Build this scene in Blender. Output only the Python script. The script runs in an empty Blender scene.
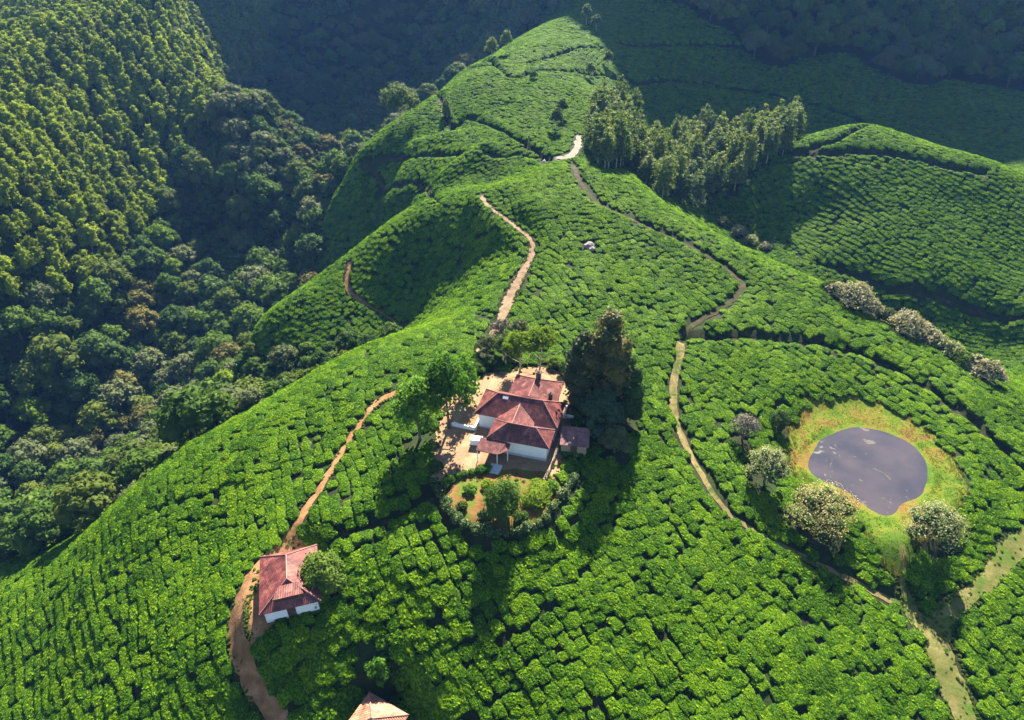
import bpy, bmesh, math, random
import numpy as np
from mathutils import Vector, Matrix, noise as mnoise

R = math.radians
rng = np.random.default_rng(7)
random.seed(7)
scene = bpy.context.scene
COL = scene.collection

# ------------------------------------------------------------------ units
S = 0.65                      # survey units -> metres
PITCH = R(36.0)
FPX = 683.0
CP, SP = math.cos(PITCH), math.sin(PITCH)
CAM = np.array([0.0, 0.0, 100.0])           # survey units
SUN_EL, SUN_AZ = R(41.0), R(10.0)           # azimuth clockwise from +Y
SUN_DIR = Vector((math.sin(SUN_AZ) * math.cos(SUN_EL), math.cos(SUN_AZ) * math.cos(SUN_EL), math.sin(SUN_EL)))


def ray(u, v):
    r = (u - 512.0) / FPX
    up = (360.0 - v) / FPX
    return np.array([r, CP + up * SP, -SP + up * CP])


def at(u, v, z):
    """survey point seen at bearing (u, v) at height z, survey units"""
    d = ray(u, v)
    t = (z - 100.0) / d[2]
    return (d[0] * t, d[1] * t, z)


# ------------------------------------------------------------------ terrain survey
SEEN = [
 # near ridge and its left flank
 (560,720,-15),(540,600,-7.5),(515,440,0),(470,420,0),(560,440,0),(480,380,0.3),(540,370,0.5),(500,500,-1.0),(450,480,-1.0),
 (530,335,1.5),(640,500,-5),(640,430,-2),(680,400,-3),(680,340,0),(740,285,-1),(600,250,6),(560,300,3.5),(650,300,2),
 (285,600,-9),(340,690,-17.5),(450,640,-11),(350,450,-3.5),(420,540,-3),(150,650,-24),(0,700,-50),(0,600,-51),(70,560,-37),(100,620,-29),
 (0,565,-55),(130,492,-27),(200,440,-14),(260,410,-10),(320,375,-5.5),(390,341,-2.5),(300,480,-7),(220,540,-15),(60,660,-38),
 (230,700,-20),(800,700,-17),(940,640,-18),(900,600,-16.5),(1024,700,-22),(760,560,-10.5),(1010,600,-17.5),(700,640,-12),
 # pond bench
 (800,380,-7),(730,440,-6),(1024,480,-13.5),(960,440,-11.5),(900,400,-10),(1024,540,-15.5),(740,500,-7.5),
 # crest toward right
 (620,180,6.5),(660,205,4),(700,228,1),(750,252,-2),(800,275,-5),(850,300,-8),(900,325,-10.5),(960,357,-13.5),(1024,395,-16),
 # hump and saddle
 (550,215,8),(570,168,8),(600,200,8),(575,157,4.5),(548,159,4),(530,190,8),(515,205,8.5),
 # upper path
 (482,198,5),(530,238,3.6),(535,250,3.4),(508,300,1.2),(505,222,4.2),(494,212,4.7),(517,229,3.9),(488,205,4.9),
 # spur with the dark bowl
 (430,215,-4),(390,235,-12),(345,262,-22),(300,295,-32),(260,325,-41),
 (470,255,-9.5),(440,285,-20),(405,326,-34),(480,290,-4),(440,320,-10),(290,345,-40),(500,230,-2),(500,262,-2.5),
 (345,330,-34),(350,300,-28.7),(430,250,-14),(390,285,-25),
 # second spur
 (490,186,-2.5),(470,163,0),(440,186,-8),(500,160,3),(440,170,-5),(400,175,-14),(365,152,-14),(335,187,-31),(340,218,-49),(380,205,-33),
 (420,200,-16),(400,212,-26),
 # far ridge
 (540,130,6),(520,100,10),(470,68,8),(430,100,1),(385,130,-7),(560,40,15),(580,15,17),(600,60,9),(575,140,3.5),(450,130,-2),(530,60,13),
 (610,30,12),(600,100,3),
 # eucalyptus hollow
 (630,145,-6),(700,182,-20),(760,155,-14),(660,175,-17),(720,212,-24),(690,205,-20),
 # right hill
 (1024,320,-30),(1024,260,-20),(1024,192,-5),(980,170,0.5),(930,148,3),(865,125,5.5),(800,142,0),(760,150,-6),(730,190,-17),(850,180,-5),(850,235,-18.5),
 (950,270,-22),(950,205,-9.5),(800,250,-26),(785,200,-14.5),(810,215,-19),(1000,345,-39),(1000,310,-30),(900,295,-29),
 (900,240,-17),(770,225,-24),
 # shaded slopes behind
 (750,100,-20),(900,90,-20),(650,60,-2),(750,50,-4),(750,0,20),(950,130,-27),(1000,60,-8),(1000,0,15),(1024,140,-26),(850,60,-8),
 # left / middle valley behind
 (300,100,-60),(400,60,-42),(300,30,-20),(300,0,0),(450,20,-12),(330,140,-66),(230,120,-47),(270,150,-60),
 # forested hill on the left
 (0,60,10),(40,0,20),(165,0,20),(200,50,0),(260,110,-18),(255,170,-38),(330,200,-45),(50,400,-84),(0,300,-45),(0,200,-15),
 (0,100,5),(100,200,-35),(100,100,-5),(100,300,-65),(200,250,-76),(200,150,-35),(280,250,-72),(100,30,15),
]
HIDDEN = [
 # under and behind the camera
 (-60,30,-40),(0,25,-26),(60,25,-28),(120,30,-33),(-150,40,-75),(180,80,-36),(220,150,-38),(250,220,-22),(0,-60,-60),(150,-60,-70),(-150,-60,-110),
 (300,100,-80),(300,0,-90),(-300,-50,-130),(0,-250,-120),(300,-250,-120),(-300,-250,-150),
 # steep backs of the left silhouette
 (-50,166,-22),(-82,152,-38),(-112,138,-58),(-158,132,-80),(-37,178,-22),(-60,184,-42),(-92,180,-56),(-112,215,-72),
 # valley floor
 (-130,240,-88),(-150,180,-92),(-190,150,-98),(-240,60,-112),(-145,300,-84),(-112,335,-72),(-115,265,-82),(-90,290,-66),(-110,400,-74),
 (-230,200,-66),
 # beyond the forested hill
 (-330,400,-25),(-310,250,-30),(-420,550,-20),(-460,400,-80),(-400,250,-90),(-270,640,-10),(-350,700,10),(-500,150,-120),
 # back of right silhouettes
 (124,190,-24),(92,214,-17),(150,168,-29),(172,158,-31),(72,232,-12),(140,215,-38),(112,222,-31),
 # behind right hill
 (165,345,-14),(205,310,-12),(240,280,-15),(190,400,-28),(115,360,-20),
 (60,360,-8),(75,420,-8),(100,480,-4),
 (-60,430,-30),(-90,480,-58),(-20,520,-15),(-60,560,-50),(60,560,10),
]
CTRL = np.array([at(*p) for p in SEEN] + [tuple(map(float, p)) for p in HIDDEN])


def tps(d2):
    return 0.5 * d2 * np.log(d2 + 1e-6)


def fit(ctrl, lam):
    P = ctrl[:, :2] / 100.0
    n = len(P)
    d2 = ((P[:, None] - P[None]) ** 2).sum(-1)
    K = tps(d2) + lam * np.eye(n)
    Q = np.hstack([np.ones((n, 1)), P])
    A = np.zeros((n + 3, n + 3))
    A[:n, :n] = K; A[:n, n:] = Q; A[n:, :n] = Q.T
    b = np.zeros(n + 3); b[:n] = ctrl[:, 2]
    return P, np.linalg.solve(A, b)


_P, _W = fit(CTRL, 0.003)


def rbf(X, Y):
    out = np.empty(X.size)
    xf, yf = X.ravel() / 100.0, Y.ravel() / 100.0
    n = len(_P)
    for i in range(0, X.size, 20000):
        x, y = xf[i:i + 20000], yf[i:i + 20000]
        d2 = (x[:, None] - _P[None, :, 0]) ** 2 + (y[:, None] - _P[None, :, 1]) ** 2
        out[i:i + 20000] = tps(d2) @ _W[:n] + _W[n] + _W[n + 1] * x + _W[n + 2] * y
    return out.reshape(X.shape)


# value noise on a lattice, vectorised
_perm = np.random.default_rng(3).random((256, 256))


def vnoise(x, y):
    xi, yi = np.floor(x).astype(int), np.floor(y).astype(int)
    fx, fy = x - xi, y - yi
    fx, fy = fx * fx * (3 - 2 * fx), fy * fy * (3 - 2 * fy)
    g = lambda a, b: _perm[a % 256, b % 256]
    return ((g(xi, yi) * (1 - fx) + g(xi + 1, yi) * fx) * (1 - fy) + (g(xi, yi + 1) * (1 - fx) + g(xi + 1, yi + 1) * fx) * fy) * 2 - 1


def fbm(x, y, o=4):
    s, a, f = 0, 1.0, 1.0
    for k in range(o):
        s = s + a * vnoise(x * f + 17.3 * k, y * f + 9.1 * k); a *= .5; f *= 2.03
    return s


def axis(lo, hi, step, far_lo, far_hi):
    a = list(np.arange(lo, hi + 1e-6, step))
    s, x = step, a[-1]
    while x < far_hi:
        s *= 1.09; x += s; a.append(x)
    s, x, b = step, a[0], []
    while x > far_lo:
        s *= 1.09; x -= s; b.append(x)
    return np.array(b[::-1] + a)


GX = axis(-330, 330, 1.2, -3500, 3500)
GY = axis(20, 540, 1.2, -2000, 3500)
FOOT_X = np.array([-3500, -600, -330, -190, 0, 70, 172, 300, 375, 600, 3500.])
FOOT_Y = np.array([900, 860, 770, 690, 665, 650, 548, 560, 585, 560, 560.])       # foot of the mountain
FOOT_H = np.array([330, 350, 370, 390, 350, 300, 470, 520, 520, 500, 420.])       # height of its unseen crest, shaped to set where its shadow falls


def height_field():
    X, Y = np.meshgrid(GX, GY)
    # survey surface, clamped to its own area
    Xc, Yc = np.clip(X, -480, 420), np.clip(Y, -260, 760)
    Z = rbf(Xc, Yc)
    Z = np.clip(Z, -170, 60)
    far = np.clip((np.hypot(X - Xc, Y - Yc)) / 800.0, 0, 1)
    Z = Z * (1 - far) + (-90) * far
    mb, mh = np.interp(X, FOOT_X, FOOT_Y), np.interp(X, FOOT_X, FOOT_H)
    n = fbm(X / 130 + 5, Y / 130, 4)
    mb = mb + 26 * fbm(X / 90 + 40, Y / 300, 3)
    rise = (Y - mb) * 1.38
    top = mh + 40 * n
    m = -np.log(np.exp(-np.clip(rise, -900, 900) / 30) + np.exp(-top / 30)) * 30      # soft min
    back = np.clip((Y - mb - mh * 1.6) * 0.55, 0, None)
    m = m - back
    k = 9.0
    w = np.clip(0.5 + 0.5 * (m - Z) / k, 0, 1)
    ZZ = Z * (1 - w) + m * w + k * w * (1 - w)
    ZZ = np.maximum(ZZ, -140)
    ZZ += 0.35 * fbm(X / 14, Y / 14, 3) + 0.6 * fbm(X / 55 + 3, Y / 55 + 8, 2) * np.clip((np.hypot(X, Y - 115) - 60) / 80, 0, 1)
    return X, Y, ZZ


HXs, HYs, HZ = height_field()

# level places: yard of the bungalow, pond basin, hut terraces (survey units)
def flatten(cx, cy, rx, ry, z, soft, ang=0.0):
    global HZ
    c, s = math.cos(ang), math.sin(ang)
    dx, dy = HXs - cx, HYs - cy
    a, b = (dx * c + dy * s) / rx, (-dx * s + dy * c) / ry
    d = np.hypot(a, b)
    w = np.clip((1 + soft - d) / soft, 0, 1); w = w * w * (3 - 2 * w)
    HZ = HZ * (1 - w) + z * w


def hs(x, y):
    """terrain height, survey units, arrays allowed"""
    x, y = np.asarray(x, float), np.asarray(y, float)
    i = np.clip(np.searchsorted(GX, x) - 1, 0, len(GX) - 2)
    j = np.clip(np.searchsorted(GY, y) - 1, 0, len(GY) - 2)
    fx = np.clip((x - GX[i]) / (GX[i + 1] - GX[i]), 0, 1)
    fy = np.clip((y - GY[j]) / (GY[j + 1] - GY[j]), 0, 1)
    return (HZ[j, i] * (1 - fx) + HZ[j, i + 1] * fx) * (1 - fy) + (HZ[j + 1, i] * (1 - fx) + HZ[j + 1, i + 1] * fx) * fy


def gm(x, y):
    """terrain height in metres at metre coordinates"""
    return hs(np.asarray(x, float) / S, np.asarray(y, float) / S) * S


def ground(u, v):
    """metre point where the sight line at bearing (u, v) meets the terrain"""
    d = ray(u, v)
    t = np.arange(60, 1400, 0.5)
    x, y, z = d[0] * t, d[1] * t, 100 + d[2] * t
    k = np.argmax(z < hs(x, y))
    if k == 0:
        k = len(t) - 1
    a, b = t[k] - 0.5, t[k]
    for _ in range(12):
        m = (a + b) / 2
        if 100 + d[2] * m < hs(d[0] * m, d[1] * m): b = m
        else: a = m
    return Vector((d[0] * b * S, d[1] * b * S, float(hs(d[0] * b, d[1] * b)) * S))


def project(x, y, z):
    """metre coordinates -> bearing (u, v), depth in metres"""
    dz = np.asarray(z) - 100 * S
    dep = np.asarray(y) * CP - dz * SP
    return 512 + FPX * np.asarray(x) / dep, 360 - FPX * (np.asarray(y) * SP + dz * CP) / dep, dep


POND_Z = -11.6


def flatten_to(cx, cy, rx, ry, zf, soft):
    """ease the terrain inside an ellipse toward zf(x, y), survey units"""
    global HZ
    d = np.hypot((HXs - cx) / rx, (HYs - cy) / ry)
    w = np.clip((1 + soft - d) / soft, 0, 1); w = w * w * (3 - 2 * w)
    HZ = HZ * (1 - w) + zf(HXs, HYs) * w


_pc = at(866, 470, POND_Z)
POND_PIX = [(803,464),(812,446),(832,432),(858,426),(888,430),(914,444),(930,464),(929,486),(916,502),(900,508),(896,522),(882,522),(868,508),(846,494),(826,486),(808,476)]
_pp = np.array([at(u, v, POND_Z) for u, v in POND_PIX])
_pa = np.arctan2(_pp[:, 1] - _pc[1], _pp[:, 0] - _pc[0]); _pr = np.hypot(_pp[:, 0] - _pc[0], _pp[:, 1] - _pc[1]); _po = np.argsort(_pa)


def pond_radius(a):
    return sum(w * np.interp(a + k, _pa[_po], _pr[_po], period=2 * math.pi) for k, w in ((-.24, .12), (-.12, .22), (0, .32), (.12, .22), (.24, .12)))


_d = np.hypot(HXs - _pc[0], HYs - _pc[1]); _sd = _d - pond_radius(np.arctan2(HYs - _pc[1], HXs - _pc[0]))
_t = POND_Z + np.where(_sd < 0, np.maximum(_sd * 0.10, -1.2), np.minimum(_sd * 0.09, 0.8)) + 0.05 * fbm(HXs / 5, HYs / 5, 2)
_w = np.clip((15 - _sd) / 11, 0, 1); _w = _w * _w * (3 - 2 * _w)
HZ = HZ * (1 - _w) + _t * _w
flatten_to(0, 114, 21, 24, lambda x, y: 0.03 * (y - 114), 0.45)
HUT_Z, LOW_Z = -10.2, -21.3
flatten_to(-41.5, 78, 6.5, 8.0, lambda x, y: HUT_Z + 0 * x, 0.8)
flatten_to(-22, 56, 7, 7, lambda x, y: LOW_Z + 0 * x, 0.7)


def _polyline_field(P, reach):
    """distance to, and height of, the nearest point of a survey polyline, on the part of the grid near it"""
    P = np.asarray(P, float); D = [P[0]]
    for a, b in zip(P, P[1:]):
        n = max(2, int(np.hypot(*(b - a)[:2]) / 0.8))
        for k in range(1, n + 1): D.append(a + (b - a) * k / n)
    D = np.array(D)
    i0, i1 = np.searchsorted(GX, D[:, 0].min() - reach), np.searchsorted(GX, D[:, 0].max() + reach)
    j0, j1 = np.searchsorted(GY, D[:, 1].min() - reach), np.searchsorted(GY, D[:, 1].max() + reach)
    X, Y = HXs[j0:j1, i0:i1], HYs[j0:j1, i0:i1]; best = np.full(X.shape, 1e9); zz = np.zeros(X.shape)
    for a, b, c in D:
        d = (X - a) ** 2 + (Y - b) ** 2; m = d < best; best[m] = d[m]; zz[m] = c
    return (slice(j0, j1), slice(i0, i1)), np.sqrt(best), zz


def bench(P, flat, soft):
    """lay a road bench into the slope"""
    sl, d, z = _polyline_field(P, flat + soft)
    w = np.clip((flat + soft - d) / soft, 0, 1); w = w * w * (3 - 2 * w)
    HZ[sl] = HZ[sl] * (1 - w) + z * w


def fold(pix, rise, wid):
    """a rounded fold of the hillside"""
    P = [tuple(np.array(ground(u, v)) / S) for u, v in pix]
    sl, d, z = _polyline_field(P, wid * 2.2)
    HZ[sl] += rise * np.exp(-(d / wid) ** 2)


fold([(486,155),(462,170),(436,190)], 4.0, 6.0)
fold([(408,196),(392,210),(374,227)], 4.5, 6.0)
fold([(368,232),(354,243),(338,256)], 4.0, 6.0)
fold([(385,150),(362,160),(340,182)], 2.5, 6.0)
fold([(450,140),(420,148),(395,160)], 3.0, 6.0)
fold([(300,300),(280,315),(265,330)], 2.0, 7.0)
UPPER = [(486,342,0.6),(499,325,0.8),(507,304,1.2),(515,287,1.8),(523,271,2.6),(531,257,3.2),(533,246,3.6),(528,237,3.9),(517,228,4.2),(505,219,4.6),(494,211,5.0),(486,203,5.4),(481,196,5.9)]
bench([at(*p) for p in UPPER], 2.2, 4.5)
bench([at(*p) for p in [(543,163,4.2),(552,160,4.4),(566,158,4.6),(573,154,4.6),(578,146,4.4),(579,136,4.2)]], 1.8, 4.0)
# ------------------------------------------------------------------ naming
def tag(o, label=None, cat=None, group=None, kind=None):
    if label: o['label'] = label
    if cat: o['category'] = cat
    if group: o['group'] = group
    if kind: o['kind'] = kind
    return o


def link(name, me, parent=None, loc=None):
    o = bpy.data.objects.new(name, me); COL.objects.link(o)
    if parent: o.parent = parent
    if loc is not None: o.location = loc
    return o


def empty(name, loc, label, cat, group=None, rz=0.0, scale=None):
    o = bpy.data.objects.new(name, None); COL.objects.link(o)
    o.location = loc; o.rotation_euler = (0, 0, rz); o.empty_display_size = 0.5
    if scale is not None: o.scale = scale
    return tag(o, label, cat, group)


# ------------------------------------------------------------------ mesh building from arrays
class MB:
    """collects quads / triangles, links them as one mesh"""
    def __init__(self):
        self.v, self.f, self.n, self.mi = [], [], 0, []

    def add(self, verts, faces, mi=0):
        verts = np.asarray(verts, float).reshape(-1, 3)
        self.v.append(verts)
        for f in faces:
            self.f.append([int(i) + self.n for i in f]); self.mi.append(mi)
        self.n += len(verts)

    def box(self, c, size, M=None, mi=0):
        x, y, z = [s / 2 for s in size]
        v = np.array([(-x,-y,-z),(x,-y,-z),(x,y,-z),(-x,y,-z),(-x,-y,z),(x,-y,z),(x,y,z),(-x,y,z)]) + np.array(c)
        if M is not None: v = np.array([M @ Vector(p) for p in v])
        self.add(v, [(3,2,1,0),(4,5,6,7),(0,1,5,4),(1,2,6,5),(2,3,7,6),(3,0,4,7)], mi)

    def tube(self, pts, radii, seg=7, mi=0):
        pts = [Vector(p) for p in pts]; rings = []
        for i, p in enumerate(pts):
            d = (pts[min(i + 1, len(pts) - 1)] - pts[max(i - 1, 0)]).normalized()
            a = d.cross(Vector((0.31, 0.95, 0.05))).normalized(); b = d.cross(a)
            rings.append([p + (a * math.cos(t) + b * math.sin(t)) * radii[i] for t in [2 * math.pi * k / seg for k in range(seg)]])
        v = [q for r in rings for q in r]; f = []
        for i in range(len(pts) - 1):
            for k in range(seg):
                f.append((i * seg + k, i * seg + (k + 1) % seg, (i + 1) * seg + (k + 1) % seg, (i + 1) * seg + k))
        f.append(tuple(range(seg - 1, -1, -1))); f.append(tuple((len(pts) - 1) * seg + k for k in range(seg)))
        self.add(v, f, mi)

    def mesh(self, name, mats, smooth=False):
        me = bpy.data.meshes.new(name)
        me.from_pydata(np.concatenate(self.v).tolist(), [], self.f)
        for m in (mats if isinstance(mats, (list, tuple)) else [mats]): me.materials.append(m)
        if any(self.mi): me.polygons.foreach_set('material_index', np.array(self.mi, dtype=np.int32))
        if smooth: me.polygons.foreach_set('use_smooth', np.ones(len(self.f), dtype=bool))
        me.update()
        return me


def array_mesh(name, v, q, mats, smooth=None, mi=None, k=4):
    me = bpy.data.meshes.new(name)
    v = np.asarray(v, np.float32); q = np.asarray(q, np.int32)
    me.vertices.add(len(v)); me.vertices.foreach_set('co', v.ravel())
    me.loops.add(q.size); me.loops.foreach_set('vertex_index', q.ravel())
    me.polygons.add(len(q)); me.polygons.foreach_set('loop_start', np.arange(0, q.size, k, dtype=np.int32))
    for m in (mats if isinstance(mats, (list, tuple)) else [mats]): me.materials.append(m)
    if smooth is not None: me.polygons.foreach_set('use_smooth', smooth if hasattr(smooth, '__len__') else np.full(len(q), bool(smooth)))
    if mi is not None: me.polygons.foreach_set('material_index', np.asarray(mi, np.int32))
    me.update(calc_edges=True)
    return me


# ------------------------------------------------------------------ materials
def new_mat(name):
    m = bpy.data.materials.new(name); m.use_nodes = True
    nt = m.node_tree; b = nt.nodes['Principled BSDF']
    return m, nt, b


def nd(nt, typ, **kw):
    n = nt.nodes.new(typ)
    for k, v in kw.items(): setattr(n, k, v)
    return n


def ramp(nt, fac, stops, interp='LINEAR'):
    r = nd(nt, 'ShaderNodeValToRGB'); r.color_ramp.interpolation = interp
    e = r.color_ramp.elements
    while len(e) > 1: e.remove(e[-1])
    e[0].position = stops[0][0]; e[0].color = (*stops[0][1], 1)
    for p, c in stops[1:]:
        k = e.new(p); k.color = (*c, 1)
    nt.links.new(fac, r.inputs[0])
    return r.outputs[0]


def noise_tex(nt, vec, scale, detail=4.0, rough=0.55, dist=0.0):
    n = nd(nt, 'ShaderNodeTexNoise'); n.inputs['Scale'].default_value = scale; n.inputs['Detail'].default_value = detail
    n.inputs['Roughness'].default_value = rough; n.inputs['Distortion'].default_value = dist
    if vec is not None: nt.links.new(vec, n.inputs['Vector'])
    return n.outputs[0]


def mixc(nt, fac, a, b, mode='MIX'):
    m = nd(nt, 'ShaderNodeMix', data_type='RGBA', blend_type=mode)
    for sock, val in ((m.inputs[0], fac), (m.inputs[6], a), (m.inputs[7], b)):
        if isinstance(val, (int, float)): sock.default_value = val
        elif isinstance(val, tuple): sock.default_value = (*val, 1)
        else: nt.links.new(val, sock)
    return m.outputs[2]


def math_n(nt, op, a, b=0.0):
    m = nd(nt, 'ShaderNodeMath', operation=op)
    for i, val in enumerate((a, b)):
        if isinstance(val, (int, float)): m.inputs[i].default_value = val
        else: nt.links.new(val, m.inputs[i])
    return m.outputs[0]


def leaf_mat(name, lo, mid, hi, transl=0.4, rough=0.7, tip=None, patch=0.05, spec=0.07, leafvar=0.4):
    """foliage: leaf to leaf and plant to plant variation, light passes through the leaves"""
    m, nt, b = new_mat(name)
    geo = nd(nt, 'ShaderNodeNewGeometry'); oi = nd(nt, 'ShaderNodeObjectInfo')
    isl = geo.outputs['Random Per Island']
    n = noise_tex(nt, geo.outputs['Position'], patch, 3.0)
    a = math_n(nt, 'MULTIPLY', oi.outputs['Random'], 0.45)
    c = math_n(nt, 'MULTIPLY', isl, leafvar)
    e = math_n(nt, 'MULTIPLY', n, 0.5)
    s = math_n(nt, 'ADD', math_n(nt, 'ADD', a, c), math_n(nt, 'SUBTRACT', e, leafvar * 0.42))
    stops = [(0.1, lo), (0.5, mid), (0.9, hi)]
    col = ramp(nt, s, stops)
    if tip:
        k = nd(nt, 'ShaderNodeMapRange'); k.inputs[1].default_value = 1 - tip[1] - 0.03; k.inputs[2].default_value = 1 - tip[1] + 0.03
        nt.links.new(isl, k.inputs[0]); col = mixc(nt, k.outputs[0], col, tip[0])
    b.inputs['Roughness'].default_value = rough; b.inputs['Specular IOR Level'].default_value = spec
    nt.links.new(col, b.inputs['Base Color'])
    t = nd(nt, 'ShaderNodeBsdfTranslucent')
    nt.links.new(mixc(nt, 1.0, col, (1.4, 1.35, 0.4), 'MULTIPLY'), t.inputs[0])
    mx = nd(nt, 'ShaderNodeMixShader'); mx.inputs[0].default_value = transl
    nt.links.new(b.outputs[0], mx.inputs[1]); nt.links.new(t.outputs[0], mx.inputs[2])
    nt.links.new(mx.outputs[0], nt.nodes['Material Output'].inputs['Surface'])
    return m


def plain_mat(name, col, rough=0.8, var=0.25, scale=1.5, spec=0.3, dirt=None):
    m, nt, b = new_mat(name)
    geo = nd(nt, 'ShaderNodeNewGeometry')
    n = noise_tex(nt, geo.outputs['Position'], scale, 6.0, 0.65)
    c0 = tuple(x * (1 - var) for x in col); c1 = tuple(min(1, x * (1 + var)) for x in col)
    c = ramp(nt, n, [(0.3, c0), (0.7, c1)])
    if dirt:
        n2 = noise_tex(nt, geo.outputs['Position'], scale * 0.45, 5.0, 0.7, 0.6)
        f = ramp(nt, n2, [(dirt[1], (0, 0, 0)), (dirt[1] + 0.12, (1, 1, 1))])
        c = mixc(nt, f, c, dirt[0])
    nt.links.new(c, b.inputs['Base Color']); b.inputs['Roughness'].default_value = rough
    b.inputs['Specular IOR Level'].default_value = spec
    bp = nd(nt, 'ShaderNodeBump'); bp.inputs['Strength'].default_value = 0.4; bp.inputs['Distance'].default_value = 0.05
    nt.links.new(noise_tex(nt, geo.outputs['Position'], scale * 6, 5.0), bp.inputs['Height']); nt.links.new(bp.outputs[0], b.inputs['Normal'])
    return m


def earth_mat(name, lo, mid, hi, grass=None, g0=0.55, scale=0.5):
    m, nt, b = new_mat(name)
    geo = nd(nt, 'ShaderNodeNewGeometry'); P = geo.outputs['Position']
    n = noise_tex(nt, P, scale, 8.0, 0.68)
    c = ramp(nt, n, [(0.3, lo), (0.5, mid), (0.72, hi)])
    if grass:
        n2 = noise_tex(nt, P, scale * 0.8, 6.0, 0.7, 0.8)
        f = ramp(nt, n2, [(g0, (0, 0, 0)), (g0 + 0.1, (1, 1, 1))])
        c = mixc(nt, f, c, grass)
    nt.links.new(c, b.inputs['Base Color']); b.inputs['Roughness'].default_value = 0.95; b.inputs['Specular IOR Level'].default_value = 0.1
    bp = nd(nt, 'ShaderNodeBump'); bp.inputs['Strength'].default_value = 0.7; bp.inputs['Distance'].default_value = 0.15
    nt.links.new(noise_tex(nt, P, scale * 5, 6.0, 0.7), bp.inputs['Height']); nt.links.new(bp.outputs[0], b.inputs['Normal'])
    return m


M = {}
M['soil'] = earth_mat('tea_soil', (0.010, 0.014, 0.005), (0.018, 0.024, 0.008), (0.035, 0.032, 0.014), (0.018, 0.034, 0.008), 0.5, 0.35)
M['dirt'] = earth_mat('red_dirt', (0.11, 0.052, 0.022), (0.21, 0.108, 0.047), (0.31, 0.18, 0.09), (0.07, 0.085, 0.02), 0.60, 0.6)
M['pale_dirt'] = earth_mat('pale_dirt', (0.09, 0.06, 0.036), (0.155, 0.108, 0.068), (0.24, 0.18, 0.122), (0.12, 0.13, 0.05), 0.68, 0.6)
M['white_dirt'] = earth_mat('white_gravel', (0.12, 0.105, 0.085), (0.17, 0.15, 0.125), (0.22, 0.195, 0.165), None, 0.6, 0.8)
M['yard'] = earth_mat('yard_earth', (0.14, 0.085, 0.045), (0.22, 0.14, 0.08), (0.30, 0.21, 0.13), (0.12, 0.11, 0.035), 0.66, 0.45)
M['track'] = earth_mat('shade_dark_footpath', (0.018, 0.015, 0.008), (0.035, 0.028, 0.015), (0.085, 0.065, 0.036), (0.018, 0.036, 0.006), 0.5, 0.8)  # soil colour darkened, with the shade of bank and bushes painted in
M['tan_track'] = earth_mat('tan_footpath', (0.075, 0.056, 0.022), (0.14, 0.108, 0.046), (0.23, 0.18, 0.09), (0.035, 0.07, 0.008), 0.50, 0.7)
M['grasspath'] = earth_mat('grassy_track', (0.05, 0.065, 0.012), (0.10, 0.10, 0.028), (0.21, 0.165, 0.075), (0.05, 0.09, 0.010), 0.5, 0.35)
M['garden'] = earth_mat('garden_soil', (0.07, 0.035, 0.014), (0.13, 0.062, 0.024), (0.18, 0.11, 0.04), (0.07, 0.10, 0.012), 0.47, 0.5)
M['bark'] = plain_mat('bark', (0.10, 0.075, 0.05), 0.9, 0.4, 3.0)
M['pale_bark'] = plain_mat('pale_bark', (0.34, 0.29, 0.23), 0.85, 0.35, 2.0)
M['white_wall'] = plain_mat('whitewash', (0.72, 0.72, 0.70), 0.85, 0.06, 1.2, 0.2, ((0.45, 0.42, 0.37), 0.62))
M['white_paint'] = plain_mat('white_paint', (0.78, 0.78, 0.78), 0.5, 0.04, 1.2)
M['dark_wood'] = plain_mat('dark_wood', (0.07, 0.04, 0.03), 0.8, 0.4, 4.0)
M['wood'] = plain_mat('weathered_wood', (0.26, 0.21, 0.14), 0.85, 0.3, 4.0)
M['glass'] = plain_mat('window_glass', (0.02, 0.025, 0.03), 0.12, 0.2, 1.0, 0.6)
M['concrete'] = plain_mat('concrete', (0.42, 0.42, 0.43), 0.85, 0.15, 2.0)
M['soot'] = plain_mat('sooty_brick', (0.07, 0.05, 0.045), 0.9, 0.4, 4.0)
M['rock'] = plain_mat('rock', (0.17, 0.15, 0.14), 0.9, 0.35, 2.0)
# foliage
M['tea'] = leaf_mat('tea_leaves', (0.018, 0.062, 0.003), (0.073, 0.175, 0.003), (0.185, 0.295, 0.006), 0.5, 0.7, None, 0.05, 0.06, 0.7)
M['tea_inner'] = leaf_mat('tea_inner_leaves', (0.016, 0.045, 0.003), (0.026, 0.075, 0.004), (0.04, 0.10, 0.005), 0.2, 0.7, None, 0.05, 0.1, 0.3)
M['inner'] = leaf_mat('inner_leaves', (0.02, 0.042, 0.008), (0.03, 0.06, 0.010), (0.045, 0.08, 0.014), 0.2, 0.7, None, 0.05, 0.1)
M['euc'] = leaf_mat('plantation_leaves', (0.08, 0.10, 0.008), (0.13, 0.185, 0.012), (0.22, 0.28, 0.018), 0.45, 0.6)
M['euc_dark'] = leaf_mat('gum_leaves', (0.045, 0.085, 0.02), (0.085, 0.13, 0.03), (0.15, 0.19, 0.05), 0.4, 0.5)
M['leaf_dark'] = leaf_mat('dark_leaves', (0.022, 0.05, 0.010), (0.036, 0.075, 0.014), (0.065, 0.11, 0.02), 0.3)
M['leaf_mid'] = leaf_mat('mid_leaves', (0.03, 0.066, 0.010), (0.055, 0.105, 0.014), (0.10, 0.155, 0.02), 0.35)
M['leaf_olive'] = leaf_mat('olive_leaves', (0.04, 0.066, 0.010), (0.068, 0.10, 0.014), (0.115, 0.145, 0.02), 0.35)
M['leaf_grey'] = leaf_mat('grey_leaves', (0.04, 0.062, 0.022), (0.07, 0.092, 0.034), (0.105, 0.125, 0.05), 0.3, 0.7, None, 0.05, 0.1)
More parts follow.
